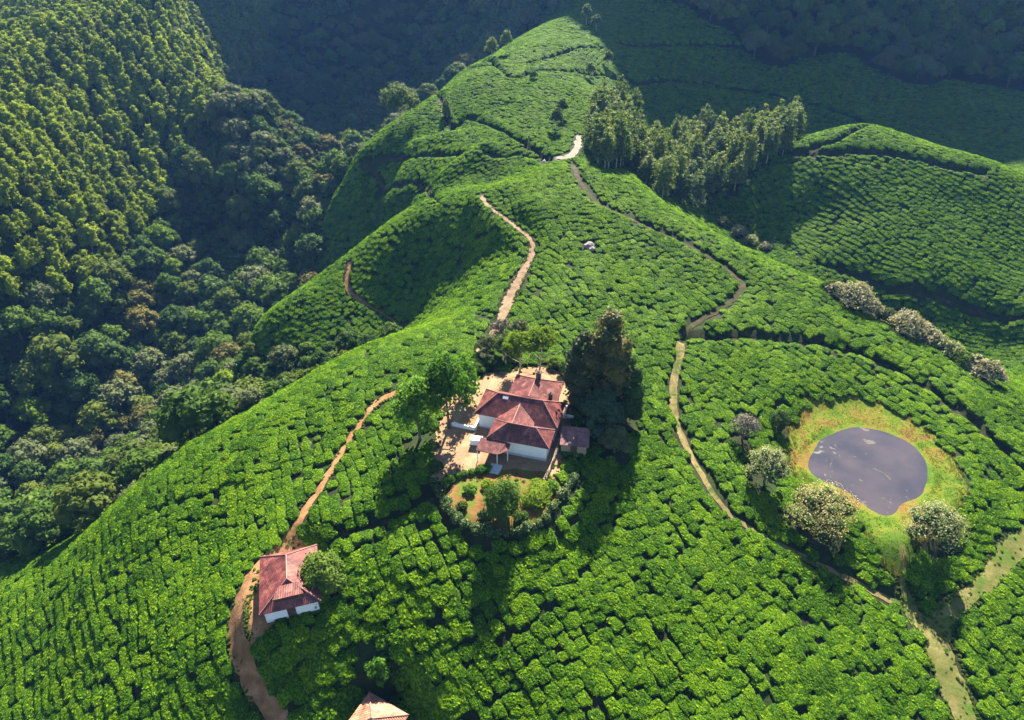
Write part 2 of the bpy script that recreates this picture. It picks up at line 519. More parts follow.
M['leaf_brown'] = leaf_mat('rusty_leaves', (0.055, 0.058, 0.014), (0.085, 0.085, 0.02), (0.12, 0.11, 0.026), 0.25)
M['leaf_lime'] = leaf_mat('lime_leaves', (0.075, 0.13, 0.010), (0.125, 0.20, 0.014), (0.20, 0.27, 0.02), 0.5)
M['conifer'] = leaf_mat('conifer_needles', (0.018, 0.04, 0.010), (0.042, 0.062, 0.015), (0.13, 0.11, 0.028), 0.3, 0.6, None, 0.3, .2, .6)
M['blue_conifer'] = leaf_mat('blue_green_needles', (0.02, 0.05, 0.022), (0.035, 0.072, 0.032), (0.06, 0.105, 0.045), 0.25)
M['oak'] = leaf_mat('silver_oak_leaves', (0.03, 0.085, 0.008), (0.06, 0.15, 0.012), (0.12, 0.23, 0.02), 0.42, 0.6)
M['hedge'] = leaf_mat('hedge_leaves', (0.03, 0.06, 0.015), (0.06, 0.10, 0.03), (0.11, 0.15, 0.05), 0.3, 0.6, ((0.24, 0.28, 0.15), 0.16))
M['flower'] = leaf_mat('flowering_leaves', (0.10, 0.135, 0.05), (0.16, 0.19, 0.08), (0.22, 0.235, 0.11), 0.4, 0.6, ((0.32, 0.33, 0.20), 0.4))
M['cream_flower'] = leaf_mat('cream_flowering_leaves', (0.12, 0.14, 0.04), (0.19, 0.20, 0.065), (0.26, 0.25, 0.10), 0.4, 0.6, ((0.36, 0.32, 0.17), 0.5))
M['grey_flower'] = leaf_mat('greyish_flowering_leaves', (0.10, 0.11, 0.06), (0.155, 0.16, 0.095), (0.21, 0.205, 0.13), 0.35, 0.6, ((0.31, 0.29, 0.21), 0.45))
M['twig'] = leaf_mat('bare_twigs', (0.07, 0.065, 0.05), (0.11, 0.10, 0.08), (0.15, 0.14, 0.11), 0.1)
M['grass'] = leaf_mat('pond_grass', (0.03, 0.07, 0.005), (0.06, 0.115, 0.008), (0.11, 0.14, 0.014), 0.35, 0.6, None, 0.18)
M['reed'] = leaf_mat('dry_reeds', (0.08, 0.065, 0.02), (0.13, 0.10, 0.03), (0.19, 0.145, 0.05), 0.3, 0.7)


def roof_mat(name, base, worn, dark, period=0.19):
    """painted corrugated sheet gone rusty and chalky; ribs follow the sheet's own UV"""
    m, nt, b = new_mat(name)
    uv = nd(nt, 'ShaderNodeUVMap'); geo = nd(nt, 'ShaderNodeNewGeometry'); P = geo.outputs['Position']
    sep = nd(nt, 'ShaderNodeSeparateXYZ'); nt.links.new(uv.outputs[0], sep.inputs[0])
    n1 = noise_tex(nt, P, 0.9, 7.0, 0.7, 0.5)
    c = ramp(nt, n1, [(0.33, dark), (0.5, base), (0.68, worn)])
    # sheets: every 0.8 m along the eave, each its own tone
    mp = nd(nt, 'ShaderNodeCombineXYZ')
    nt.links.new(math_n(nt, 'FLOOR', math_n(nt, 'DIVIDE', sep.outputs[0], 0.8)), mp.inputs[0])
    nt.links.new(math_n(nt, 'FLOOR', math_n(nt, 'DIVIDE', sep.outputs[1], 1.9)), mp.inputs[1])
    wn = nd(nt, 'ShaderNodeTexWhiteNoise', noise_dimensions='2D'); nt.links.new(mp.outputs[0], wn.inputs['Vector'])
    v = nd(nt, 'ShaderNodeMapRange'); v.inputs[3].default_value = 0.62; v.inputs[4].default_value = 1.25
    nt.links.new(wn.outputs['Value'], v.inputs[0])
    hs_ = nd(nt, 'ShaderNodeHueSaturation'); nt.links.new(v.outputs[0], hs_.inputs['Value']); nt.links.new(c, hs_.inputs['Color'])
    st = noise_tex(nt, P, 3.2, 6.0, 0.75, 1.0)
    f = ramp(nt, st, [(0.54, (0, 0, 0)), (0.70, (0.9, 0.9, 0.9))])
    col = mixc(nt, f, hs_.outputs[0], worn)
    nt.links.new(col, b.inputs['Base Color']); b.inputs['Roughness'].default_value = 0.5; b.inputs['Specular IOR Level'].default_value = 0.45
    s = math_n(nt, 'SINE', math_n(nt, 'MULTIPLY', sep.outputs[0], 2 * math.pi / period))
    bp = nd(nt, 'ShaderNodeBump'); bp.inputs['Strength'].default_value = 0.6; bp.inputs['Distance'].default_value = 0.04
    nt.links.new(s, bp.inputs['Height']); nt.links.new(bp.outputs[0], b.inputs['Normal'])
    return m


M['roof'] = roof_mat('red_corrugated_roof', (0.10, 0.018, 0.018), (0.23, 0.095, 0.075), (0.045, 0.011, 0.013))
M['roof_hut'] = roof_mat('faded_red_roof', (0.13, 0.028, 0.024), (0.26, 0.10, 0.07), (0.055, 0.015, 0.015))
M['roof_orange'] = roof_mat('rust_orange_roof', (0.36, 0.14, 0.08), (0.50, 0.29, 0.19), (0.19, 0.065, 0.04))
M['roof_shed'] = roof_mat('dull_brown_roof', (0.15, 0.065, 0.06), (0.24, 0.14, 0.12), (0.07, 0.03, 0.03))
M['ridge'] = plain_mat('ridge_capping', (0.22, 0.10, 0.08), 0.6, 0.35, 2.0)
def catmull(P, step):
    P = [Vector(p) for p in P]; out = []
    for i in range(len(P) - 1):
        p0, p1, p2, p3 = P[max(i - 1, 0)], P[i], P[i + 1], P[min(i + 2, len(P) - 1)]
        n = max(2, int((p2 - p1).length / step))
        for k in range(n):
            t = k / n
            out.append(0.5 * ((2 * p1) + (p2 - p0) * t + (2 * p0 - 5 * p1 + 4 * p2 - p3) * t * t + (3 * p1 - p0 - 3 * p2 + p3) * t ** 3))
    out.append(P[-1])
    return out


SEGS = []          # (x0, y0, x1, y1, half width) of everything the tea keeps clear of


PATHS = []


def path(name, pix, width, mat, off, clear=0.5, cut=0.0):
    PATHS.append((name, [tuple(ground(u, v)) for u, v in pix], width, mat, off, clear, cut))


def ribbon(name, pix, width, mat, off, clear=0.5, step=0.6, wob=0.38, cut=0.0):
    """a path laid over the terrain; width in metres or one per point"""
    pts = [Vector(p) for p in pix]
    flat = [Vector((p.x, p.y, 0)) for p in pts]
    ws = width if hasattr(width, '__len__') else [width] * len(flat)
    cl = catmull(flat, step)
    # width along the curve by nearest control point fraction
    acc = [0]
    for a, b in zip(flat, flat[1:]): acc.append(acc[-1] + (b - a).length)
    d = [0]
    for a, b in zip(cl, cl[1:]): d.append(d[-1] + (b - a).length)
    w = np.interp(np.array(d) * acc[-1] / d[-1], acc, ws)
    nseg = 6; V = []
    for i, p in enumerate(cl):
        t = (cl[min(i + 1, len(cl) - 1)] - cl[max(i - 1, 0)]); t.normalize()
        nrm = Vector((-t.y, t.x, 0))
        wl = w[i] * 0.5 * (1 + wob * vnoise(np.array(d[i] * 0.7), np.array(len(SEGS) * 3.1)) + 0.5 * wob * vnoise(np.array(d[i] * 2.1), np.array(1.7)))
        wr = w[i] * 0.5 * (1 + wob * vnoise(np.array(d[i] * 0.7), np.array(len(SEGS) * 3.1 + 50)) + 0.5 * wob * vnoise(np.array(d[i] * 2.1), np.array(8.7)))
        for k in range(nseg + 1):
            s = k / nseg
            V.append(p + nrm * (-wl + (wl + wr) * s))
    V = np.array(V)
    V[:, 2] = gm(V[:, 0], V[:, 1]) + off
    n = nseg + 1
    q = [(i * n + k, i * n + k + 1, (i + 1) * n + k + 1, (i + 1) * n + k) for i in range(len(cl) - 1) for k in range(nseg)]
    o = link(name, array_mesh(name, V, [f[::-1] for f in q], mat, True)); tag(o, kind='structure')
    for i in range(0, len(cl) - 1, 2):
        a, b = cl[i], cl[min(i + 2, len(cl) - 1)]
        SEGS.append((a.x, a.y, b.x, b.y, w[i] * 0.5 + clear))
    return o


path('dirt_road', [(432,372+24),(395,393),(370,410),(350,440),(325,480),(305,512),(288,542),(262,562),(245,590),(237,630),(246,668),(262,692),(278,722),(285,760)],
       [1.6,1.3,1.0,1.1,1.2,1.3,1.8,2.3,2.7,2.7,2.5,2.3,2.5,2.6], M['dirt'], 0.08)
path('dirt_road', [(476,352)] + [p[:2] for p in UPPER],
       [1.0,1.3,1.9,2.3,2.0,1.7,1.4,1.3,1.2,1.1,1.1,1.1,1.2,1.2], M['pale_dirt'], 0.09)
path('gravel_road', [(543,163),(550,160),(558,158),(566,158),(572,155),(577,149),(578,142),(579,136)], [1.3,1.5,2.0,2.4,2.2,2.0,1.8,1.3], M['white_dirt'], 0.15, 1.0)
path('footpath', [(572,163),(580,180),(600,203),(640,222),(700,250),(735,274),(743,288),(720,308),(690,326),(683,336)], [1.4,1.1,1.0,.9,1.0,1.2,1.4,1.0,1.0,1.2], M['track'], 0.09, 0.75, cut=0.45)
path('footpath', [(683,330),(679,360),(673,388),(680,430),(700,470),(730,512),(790,548),(850,578),(897,602),(918,618)], [1.4,1.5,1.3,1.0,.9,.8,.8,.8,1.0,1.4], M['tan_track'], 0.07, cut=0.35)
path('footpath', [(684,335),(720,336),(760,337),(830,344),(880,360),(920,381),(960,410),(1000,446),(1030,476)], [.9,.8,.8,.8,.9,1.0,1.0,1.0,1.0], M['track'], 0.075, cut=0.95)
path('grass_path', [(895,530),(903,560),(903,588),(918,616),(938,640),(950,678),(966,722),(975,760)], [.9,.9,1.1,2.4,3.7,3.4,3.0,3.0], M['grasspath'], 0.09)
path('grass_path', [(930,632),(960,603),(990,577),(1010,552),(1035,538)], [2.8,2.3,2.5,3.2,4.0], M['grasspath'], 0.085)
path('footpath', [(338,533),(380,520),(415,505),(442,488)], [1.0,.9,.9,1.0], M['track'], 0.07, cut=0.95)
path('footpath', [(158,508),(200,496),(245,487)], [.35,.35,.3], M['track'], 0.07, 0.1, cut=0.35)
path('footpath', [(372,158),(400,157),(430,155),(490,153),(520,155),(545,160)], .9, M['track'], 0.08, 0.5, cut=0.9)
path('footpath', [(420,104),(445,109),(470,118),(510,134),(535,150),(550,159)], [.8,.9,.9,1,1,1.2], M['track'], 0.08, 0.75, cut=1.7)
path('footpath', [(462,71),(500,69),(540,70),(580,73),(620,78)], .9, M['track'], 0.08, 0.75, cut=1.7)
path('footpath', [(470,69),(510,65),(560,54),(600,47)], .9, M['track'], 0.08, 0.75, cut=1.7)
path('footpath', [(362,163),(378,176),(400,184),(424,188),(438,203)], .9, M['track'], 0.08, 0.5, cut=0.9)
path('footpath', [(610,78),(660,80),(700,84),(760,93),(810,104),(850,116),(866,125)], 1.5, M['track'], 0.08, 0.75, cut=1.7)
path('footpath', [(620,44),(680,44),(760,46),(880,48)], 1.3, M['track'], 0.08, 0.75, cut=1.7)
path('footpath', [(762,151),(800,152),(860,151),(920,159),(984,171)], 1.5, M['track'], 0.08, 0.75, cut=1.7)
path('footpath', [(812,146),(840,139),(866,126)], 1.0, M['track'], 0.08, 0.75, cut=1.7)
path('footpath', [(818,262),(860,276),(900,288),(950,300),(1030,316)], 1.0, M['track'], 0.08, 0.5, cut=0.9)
path('dirt_road', [(351,262),(347,280),(350,292),(364,303),(385,315),(400,325)], [1.2,1.2,1.2,.7,.6,.5], M['dirt'], 0.07)




def carve():
    """cut the footpaths into the slope, so that their upper bank throws its own shade"""
    for name, P, width, mat, off, clear, cut in PATHS:
        if not cut: continue
        cl = catmull([Vector((p[0], p[1], 0)) for p in P], 0.8); w = (max(width) if hasattr(width, '__len__') else width) * .5
        C = np.array([(p.x / S, p.y / S) for p in cl]); reach = (w + 1.5) / S
        i0, i1 = np.searchsorted(GX, C[:, 0].min() - reach), np.searchsorted(GX, C[:, 0].max() + reach)
        j0, j1 = np.searchsorted(GY, C[:, 1].min() - reach), np.searchsorted(GY, C[:, 1].max() + reach)
        X, Y = HXs[j0:j1, i0:i1], HYs[j0:j1, i0:i1]; d = np.full(X.shape, 1e9)
        for a, b in C: d = np.minimum(d, (X - a) ** 2 + (Y - b) ** 2)
        d = np.sqrt(d) * S
        t = np.clip((w + 0.95 - d) / 0.75, 0, 1)
        HZ[j0:j1, i0:i1] -= cut / S * t * t * (3 - 2 * t)


carve()
# ------------------------------------------------------------------ the ground, one sheet to the horizon
_ny, _nx = HXs.shape
_idx = np.arange(_nx * _ny).reshape(_ny, _nx)
_q = np.stack([_idx[:-1, :-1], _idx[:-1, 1:], _idx[1:, 1:], _idx[1:, :-1]], -1).reshape(-1, 4)
tag(link('ground', array_mesh('ground', np.stack([HXs, HYs, HZ], -1).reshape(-1, 3) * S, _q, M['soil'], True)), kind='structure')


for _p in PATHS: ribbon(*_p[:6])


def star_patch(name, c, pix, mat, off, rings=18, flat=None, fine=96, rough=0.0, seed=0, dom=None):
    """a patch of ground with an outline taken round a centre, draped on the terrain"""
    pts = [ground(u, v) for u, v in pix]
    cx, cy = c
    cl = catmull([Vector((p.x, p.y, 0)) for p in pts] + [Vector((pts[0].x, pts[0].y, 0))], 0.6)
    ang = np.array([math.atan2(p.y - cy, p.x - cx) for p in cl]); rad = np.array([math.hypot(p.x - cx, p.y - cy) for p in cl])
    o = np.argsort(ang); ang, rad = ang[o], rad[o]
    A = np.linspace(-math.pi, math.pi, fine, endpoint=False)
    Rr = np.interp(A, ang, rad, period=2 * math.pi)
    Rr = Rr * (1 + rough * fbm(np.cos(A) * 4 + seed, np.sin(A) * 4 + 30, 4))
    V = [(cx, cy, 0)]
    for k in range(1, rings + 1):
        for a, r in zip(A, Rr): V.append((cx + math.cos(a) * r * k / rings, cy + math.sin(a) * r * k / rings, 0))
    V = np.array(V)
    V[:, 2] = (gm(V[:, 0], V[:, 1]) + off) if flat is None else flat
    mb = MB(); F = []
    for i in range(fine): F.append((0, 1 + i, 1 + (i + 1) % fine))
    for k in range(rings - 1):
        b0, b1 = 1 + k * fine, 1 + (k + 1) * fine
        for i in range(fine): F.append((b0 + i, b1 + i, b1 + (i + 1) % fine, b0 + (i + 1) % fine))
    mb.add(V, F)
    ob = link(name, mb.mesh(name, mat, True)); tag(ob, kind='structure')
    return ob, np.stack([cx + np.cos(A) * Rr, cy + np.sin(A) * Rr], -1)


def inside(poly, x, y):
    x, y = np.asarray(x), np.asarray(y); c = np.zeros(x.shape, bool)
    px, py = poly[:, 0], poly[:, 1]; j = len(poly) - 1
    for i in range(len(poly)):
        hit = ((py[i] > y) != (py[j] > y)) & (x < (px[j] - px[i]) * (y - py[i]) / (py[j] - py[i] + 1e-12) + px[i])
        c ^= hit; j = i
    return c


_y0 = ground(505, 425)
yard, YARD = star_patch('yard', (_y0.x, _y0.y), [(428,472),(432,445),(440,412),(454,392),(470,382),(486,374),(503,372),(530,368),(552,372),(564,384),(570,404),(572,428),(566,452),(558,474),(545,480),(500,478),(468,478),(444,484)],
                        M['yard'], 0.05, 20, None, 110, 0.05, 3)
_g0 = ground(503, 496)
garden, GARDEN = star_patch('garden_soil', (_g0.x, _g0.y), [(446,484),(452,508),(470,526),(500,534),(530,528),(552,508),(562,484),(540,472),(500,470),(468,474)], M['garden'], 0.09, 14, None, 90, 0.04, 9)
_h0 = ground(287, 600)
hutyard, HUTYARD = star_patch('yard', (_h0.x, _h0.y), [(246,640),(248,606),(258,570),(280,548),(312,545),(322,570),(324,596),(312,606),(284,616),(258,650)], M['dirt'], 0.06, 12, None, 70, 0.08, 5)
_pw = Vector((_pc[0] * S, _pc[1] * S, 0))


def bank_mat():
    m, nt, b = new_mat('pond_bank')
    P = nd(nt, 'ShaderNodeNewGeometry').outputs['Position']
    n = noise_tex(nt, P, 0.22, 5.0, 0.6, 0.6); n2 = noise_tex(nt, P, 1.6, 6.0, 0.7)
    c = ramp(nt, math_n(nt, 'ADD', math_n(nt, 'MULTIPLY', n, 0.75), math_n(nt, 'MULTIPLY', n2, 0.25)),
             [(0.34, (0.027, 0.060, 0.006)), (0.46, (0.060, 0.108, 0.008)), (0.54, (0.105, 0.118, 0.012)), (0.61, (0.13, 0.08, 0.02)), (0.69, (0.075, 0.048, 0.025))])
    nt.links.new(c, b.inputs['Base Color']); b.inputs['Roughness'].default_value = 0.95; b.inputs['Specular IOR Level'].default_value = 0.1
    bp = nd(nt, 'ShaderNodeBump'); bp.inputs['Strength'].default_value = 0.8; bp.inputs['Distance'].default_value = 0.2
    nt.links.new(noise_tex(nt, P, 3.0, 6.0, 0.7), bp.inputs['Height']); nt.links.new(bp.outputs[0], b.inputs['Normal'])
    return m


def water_mat():
    m, nt, b = new_mat('pond_water')
    P = nd(nt, 'ShaderNodeNewGeometry').outputs['Position']
    n = noise_tex(nt, P, 0.35, 7.0, 0.7, 1.2)
    mud = ramp(nt, noise_tex(nt, P, 0.15, 3.0), [(0.35, (0.030, 0.030, 0.042)), (0.65, (0.056, 0.048, 0.054))])
    f = ramp(nt, n, [(0.56, (0, 0, 0)), (0.66, (0.9, 0.9, 0.9))])
    weed = ramp(nt, noise_tex(nt, P, 1.1, 4.0), [(0.4, (0.075, 0.052, 0.03)), (0.6, (0.022, 0.036, 0.008))])
    nt.links.new(mixc(nt, f, mud, weed), b.inputs['Base Color'])
    b.inputs['Roughness'].default_value = 0.12; b.inputs['IOR'].default_value = 1.33
    r = ramp(nt, n, [(0.57, (0.06, 0.06, 0.06)), (0.66, (0.6, 0.6, 0.6))]); nt.links.new(r, b.inputs['Roughness'])
    bp = nd(nt, 'ShaderNodeBump'); bp.inputs['Strength'].default_value = 0.08; bp.inputs['Distance'].default_value = 0.05
    nt.links.new(noise_tex(nt, P, 3.0, 3.0), bp.inputs['Height']); nt.links.new(bp.outputs[0], b.inputs['Normal'])
    return m


bank, BANK = star_patch('pond_bank', (_pw.x, _pw.y), [(788,440),(800,410),(830,397),(870,402),(910,420),(940,445),(960,475),(962,505),(945,520),(918,540),(905,575),(880,560),(860,525),(830,500),(800,480)],
                        bank_mat(), 0.06, 30, None, 120, 0.05, 21)
def pond_sheet():
    A = np.linspace(-math.pi, math.pi, 140, endpoint=False)
    Rr = (pond_radius(A) + 0.6 + 0.35 * fbm(np.cos(A) * 5, np.sin(A) * 5 + 9, 3)) * S
    V = [(_pw.x, _pw.y, POND_Z * S)]; F = []; K = 10; n = len(A)
    for k in range(1, K + 1):
        for a, r in zip(A, Rr): V.append((_pw.x + math.cos(a) * r * k / K, _pw.y + math.sin(a) * r * k / K, POND_Z * S))
    F = [(0, 1 + i, 1 + (i + 1) % n) for i in range(n)]
    for k in range(K - 1):
        b0, b1 = 1 + k * n, 1 + (k + 1) * n
        F += [(b0 + i, b1 + i, b1 + (i + 1) % n, b0 + (i + 1) % n) for i in range(n)]
    mb = MB(); mb.add(V, F)
    tag(link('pond', mb.mesh('pond', water_mat(), True)), kind='structure')
    return np.stack([_pw.x + np.cos(A) * Rr, _pw.y + np.sin(A) * Rr], -1)


POND = pond_sheet()
# ------------------------------------------------------------------ where things grow (survey -> metres)
_FB = np.array([(-200,-200),(0,-195),(60,-188),(100,-168),(118,-153),(126,-101),(138,-69),(156,-47),(166,-44),(176,-50),(188,-60),(198,-86),(212,-106),(228,-108),(244,-96),(262,-92),
                (300,-98),(332,-97),(350,-84),(372,-86),(410,-80),(440,-70),(480,-50),(520,-25),(560,0),(640,40),(900,60)], float)


def forest_edge(y):
    return np.interp(np.asarray(y) / S, _FB[:, 0], _FB[:, 1]) * S


def mount_foot(x):
    return np.interp(np.asarray(x) / S, FOOT_X, FOOT_Y) * S


def is_forest(x, y):
    w = 2.0 * vnoise(np.asarray(x) / 6, np.asarray(y) / 6)
    left = x < forest_edge(y) + w
    far = (y > mount_foot(x) - 22 * S + 8 * fbm(x / 30, y / 30, 3)) & (x < 62)
    far |= (y > mount_foot(x) - 25 + 12 * fbm(x / 40, y / 40, 3) - np.clip((x - 150) * 0.9, 0, 110)) & (x >= 62)
    return left | far


def seg_clear(x, y, extra=0.0):
    ok = np.ones(len(x), bool)
    for x0, y0, x1, y1, h in SEGS:
        h = h + extra
        cand = np.nonzero(ok & (np.abs(x - (x0 + x1) / 2) < abs(x1 - x0) / 2 + h) & (np.abs(y - (y0 + y1) / 2) < abs(y1 - y0) / 2 + h))[0]
        if not len(cand): continue
        px, py = x[cand] - x0, y[cand] - y0; dx, dy = x1 - x0, y1 - y0
        t = np.clip((px * dx + py * dy) / (dx * dx + dy * dy + 1e-9), 0, 1)
        ok[cand[np.hypot(px - t * dx, py - t * dy) < h]] = False
    return ok


CLEAR = []          # (x, y, r) round trunks and rocks
def clear_at(p, r): CLEAR.append((p[0], p[1], r))


def normals(x, y, e=1.2):
    gx = (gm(x + e, y) - gm(x - e, y)) / (2 * e); gy = (gm(x, y + e) - gm(x, y - e)) / (2 * e)
    n = np.stack([-gx, -gy, np.ones_like(gx)], -1)
    return n / np.linalg.norm(n, axis=1)[:, None]


def in_view(x, y, z, mx=140, my=110):
    u, v, d = project(x, y, z)
    return (d > 5) & (u > -mx) & (u < 1024 + mx) & (v > -my) & (v < 720 + my)


def visible(x, y, z):
    """is the point in frame and not behind a hill"""
    u, v, d = project(x, y, z)
    ok = (u > -8) & (u < 1032) & (v > -10) & (v < 735) & (d > 0)
    for t in np.linspace(0.35, 0.985, 46):
        px, py, pz = x * t, y * t, 100 * S + (z - 100 * S) * t
        ok &= pz > gm(px, py) - 0.3
    return ok


# ------------------------------------------------------------------ one clipped tea bush, several shapes
def bush_mesh(name, seed, leaves, rings=8, seg=18):
    """a plucking-table bush: several stems' heads grown together, flat on top, ragged with young shoots"""
    r = np.random.default_rng(seed); ph = r.random(8) * 6.28
    heads = [(r.uniform(-.3, .3), r.uniform(-.3, .3), r.uniform(-.10, .10)) for _ in range(6)]

    def lift(x, y):
        w = [math.exp(-((x - a) ** 2 + (y - b) ** 2) / .028) for a, b, c in heads]
        return sum(wi * c for wi, (a, b, c) in zip(w, heads)) + .05 * math.sin(13 * x + ph[0]) * math.sin(12 * y + ph[1])

    def edge(a):
        sq = 1.0 / (abs(math.cos(a)) ** 4.2 + abs(math.sin(a)) ** 4.2) ** (1 / 4.2)
        return 0.5 * sq * (1 + 0.09 * math.sin(2 * a + ph[2]) + 0.08 * math.sin(3 * a + ph[3]) + 0.06 * math.sin(5 * a + ph[4]) + 0.04 * math.sin(9 * a + ph[5]))

    V = [(0, 0, 1.0 + lift(0, 0))]
    for k in range(1, rings + 1):
        q = k / rings
        for i in range(seg):
            a = 2 * math.pi * i / seg
            rad = min(1, q * 1.12) ** 0.9 * edge(a)
            x, y = rad * math.cos(a), rad * math.sin(a)
            z = (1 - 0.26 * q ** 8) + lift(x, y) + 0.03 * r.normal()
            if k == rings: z = -0.35
            V.append((x * (1 + .03 * r.normal()), y * (1 + .03 * r.normal()), z))
    F = [(0, 1 + i, 1 + (i + 1) % seg) for i in range(seg)]
    for k in range(rings - 1):
        a0, b0 = 1 + k * seg, 1 + (k + 1) * seg
        for i in range(seg): F.append((a0 + i, b0 + i, b0 + (i + 1) % seg, a0 + (i + 1) % seg))
    nb = len(F)
    for _ in range(leaves):
        a = r.random() * 6.283; q = math.sqrt(r.random()) * 1.03
        rad = q * edge(a); x, y = rad * math.cos(a), rad * math.sin(a)
        c = np.array([x, y, (1 - 0.30 * q ** 8) + lift(x, y) + abs(r.normal(0, .075)) - .02])
        n = np.array([math.cos(a) * q ** 3 * .9 + r.normal() * .62, math.sin(a) * q ** 3 * .9 + r.normal() * .62, 0.8])
        n /= np.linalg.norm(n); t = np.cross(n, r.normal(size=3)); t /= np.linalg.norm(t); bt = np.cross(n, t)
        s = r.uniform(0.05, 0.115)
        b = len(V); sc = np.array([1, 1, 1.8])          # the mesh is flattened when placed
        for p in (-t * s * 1.35, bt * s * .75, t * s * 1.35, -bt * s * .75): V.append(tuple(c + p * sc))
        F.append((b, b + 1, b + 2, b + 3))
    mb = MB(); mb.add(V, F)
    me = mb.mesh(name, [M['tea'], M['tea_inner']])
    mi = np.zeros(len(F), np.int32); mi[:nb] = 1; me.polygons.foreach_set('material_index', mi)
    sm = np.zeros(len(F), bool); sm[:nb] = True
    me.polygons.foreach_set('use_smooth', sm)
    return me


BUSH = [bush_mesh('tea_bush', 100 + k, 200) for k in range(9)]

# rows run in a different direction in every block; (bearing of the block, direction of its rows in the photo, spacing)
BLOCKS = [(80,620,.15,1),(60,690,.25,1),(200,560,.05,1),(180,480,.1,1),(260,450,.05,1),(330,400,-.1,1),(420,360,-.35,1),(360,470,.2,1),(400,560,.35,1),(330,640,.4,1),(470,600,.45,1),
          (540,680,.6,1),(620,580,.62,1),(700,680,.65,1),(640,480,.7,1),(760,620,.8,1),(850,670,.75,1),(1000,660,.9,1),(720,480,.6,1),(650,380,.55,1),(620,300,.75,.9),(560,260,.8,.9),(700,300,.9,.8),
          (760,380,1,.7),(880,385,1,.65),(980,430,1,.6),(780,300,1,.6),(660,210,.8,.7),(580,200,.5,.8),(980,500,1,.3),(850,560,.9,.7),(470,300,-.8,.9),(440,240,-.5,1),(400,290,-.6,1),(300,320,-.2,1),
          (330,290,-.2,1),(520,110,-.9,.7),(450,130,-.9,.6),(540,60,-.9,.6),(400,150,-.8,.5),(370,190,-.4,.9),(450,175,-.8,.6),(850,210,.9,.6),(950,250,1,.6),(780,190,.5,.8),(860,140,1,.2),(960,330,1,.3),
          (720,110,1,.3),(680,70,1,.3),(850,80,1,.25),(950,130,1,.4),(760,40,1,.2)]
_bs, _bd = [], []
for u, v, du, dv in BLOCKS:
    a = ground(u, v); L = math.hypot(du, dv); b = ground(u + du / L * 6, v + dv / L * 6)
    t = Vector((b.x - a.x, b.y - a.y))
    if t.length > 25 or t.length < 1e-3: t = Vector((du, -dv * 2))
    _bs.append((a.x, a.y)); _bd.append(math.atan2(t.y, t.x))
_bs, _bd = np.array(_bs), np.array(_bd)


def block_of(x, y):
    wx = x + 4.5 * vnoise(x / 13, y / 13); wy = y + 4.5 * vnoise(x / 13 + 40, y / 13)
    best = np.full(len(x), 1e9); bi = np.zeros(len(x), int)
    for i, (a, b) in enumerate(_bs):
        d = (wx - a) ** 2 + (wy - b) ** 2
        m = d < best; best[m] = d[m]; bi[m] = i
    return bi


def tea_points():
    out = []
    for i, ((a, b), ang) in enumerate(zip(_bs, _bd)):
        far = b / S
        Rm = 40 if far < 230 else (60 if far < 330 else 120)
        sa, sr = 1.40, 1.34                      # along, across the row
        if far > 200: sa, sr = 1.15, 1.12
        if far > 330: sa, sr = 1.45, 1.4
        n1, n2 = int(2 * Rm / sa), int(2 * Rm / sr)
        I, J = np.meshgrid(np.arange(n1), np.arange(n2))
        off = rng.random(n2)[:, None] * sa
        p = (I * sa - Rm + off + rng.normal(0, 0.16, I.shape) * sa); q = (J * sr - Rm + rng.normal(0, 0.05, I.shape) * sr)
        p, q = p.ravel(), q.ravel()
        c, s = math.cos(ang), math.sin(ang)
        x, y = a + p * c - q * s, b + p * s + q * c
        wob = 0.55
        wx = x + wob * fbm(x / 5.5 + 9, y / 5.5, 2) + 1.1 * vnoise(x / 16, y / 16 + 70); wy = y + wob * fbm(x / 5.5 + 77, y / 5.5, 2) + 1.1 * vnoise(x / 16 + 30, y / 16)
        k = block_of(wx, wy) == i
        x, y = wx[k], wy[k]
        out.append(np.stack([x, y, np.full(len(x), ang), np.full(len(x), sa), np.full(len(x), sr)], -1))
    A = np.concatenate(out)
    x, y = A[:, 0], A[:, 1]
    k = in_view(x, y, gm(x, y)); A = A[k]
    x, y = A[:, 0], A[:, 1]
    k = ~is_forest(x, y)
    for poly in (YARD, GARDEN, HUTYARD, BANK): k &= ~inside(poly, x, y)
    k &= seg_clear(x, y)
    for cx, cy, r in CLEAR: k &= (x - cx) ** 2 + (y - cy) ** 2 > r * r
    k &= rng.random(len(x)) > 0.012
    A = A[k]
    # drop bushes that landed on top of another where two blocks meet
    cell = {}; keep = np.ones(len(A), bool)
    for n, (px, py) in enumerate(A[:, :2]):
        ci, cj = int(px // 1.0), int(py // 1.0)
        for di in (-1, 0, 1):
            for dj in (-1, 0, 1):
                for mnb in cell.get((ci + di, cj + dj), ()):
                    if (A[mnb, 0] - px) ** 2 + (A[mnb, 1] - py) ** 2 < 0.6: keep[n] = False; break
        if keep[n]: cell.setdefault((ci, cj), []).append(n)
    return A[keep]


def place_rot(nrm, yaw, lean=0.7):
    n = nrm * lean + np.array([0, 0, 1 - lean]); n /= np.linalg.norm(n, axis=1)[:, None]
    t = np.stack([np.cos(yaw), np.sin(yaw), np.zeros_like(yaw)], -1)
    t -= n * (t * n).sum(1)[:, None]; t /= np.linalg.norm(t, axis=1)[:, None]
    b = np.cross(n, t)
    return t, b, n


def euler(t, b, n):
    return np.stack([np.arctan2(b[:, 2], n[:, 2]), -np.arcsin(np.clip(t[:, 2], -1, 1)), np.arctan2(t[:, 1], t[:, 0])], -1)


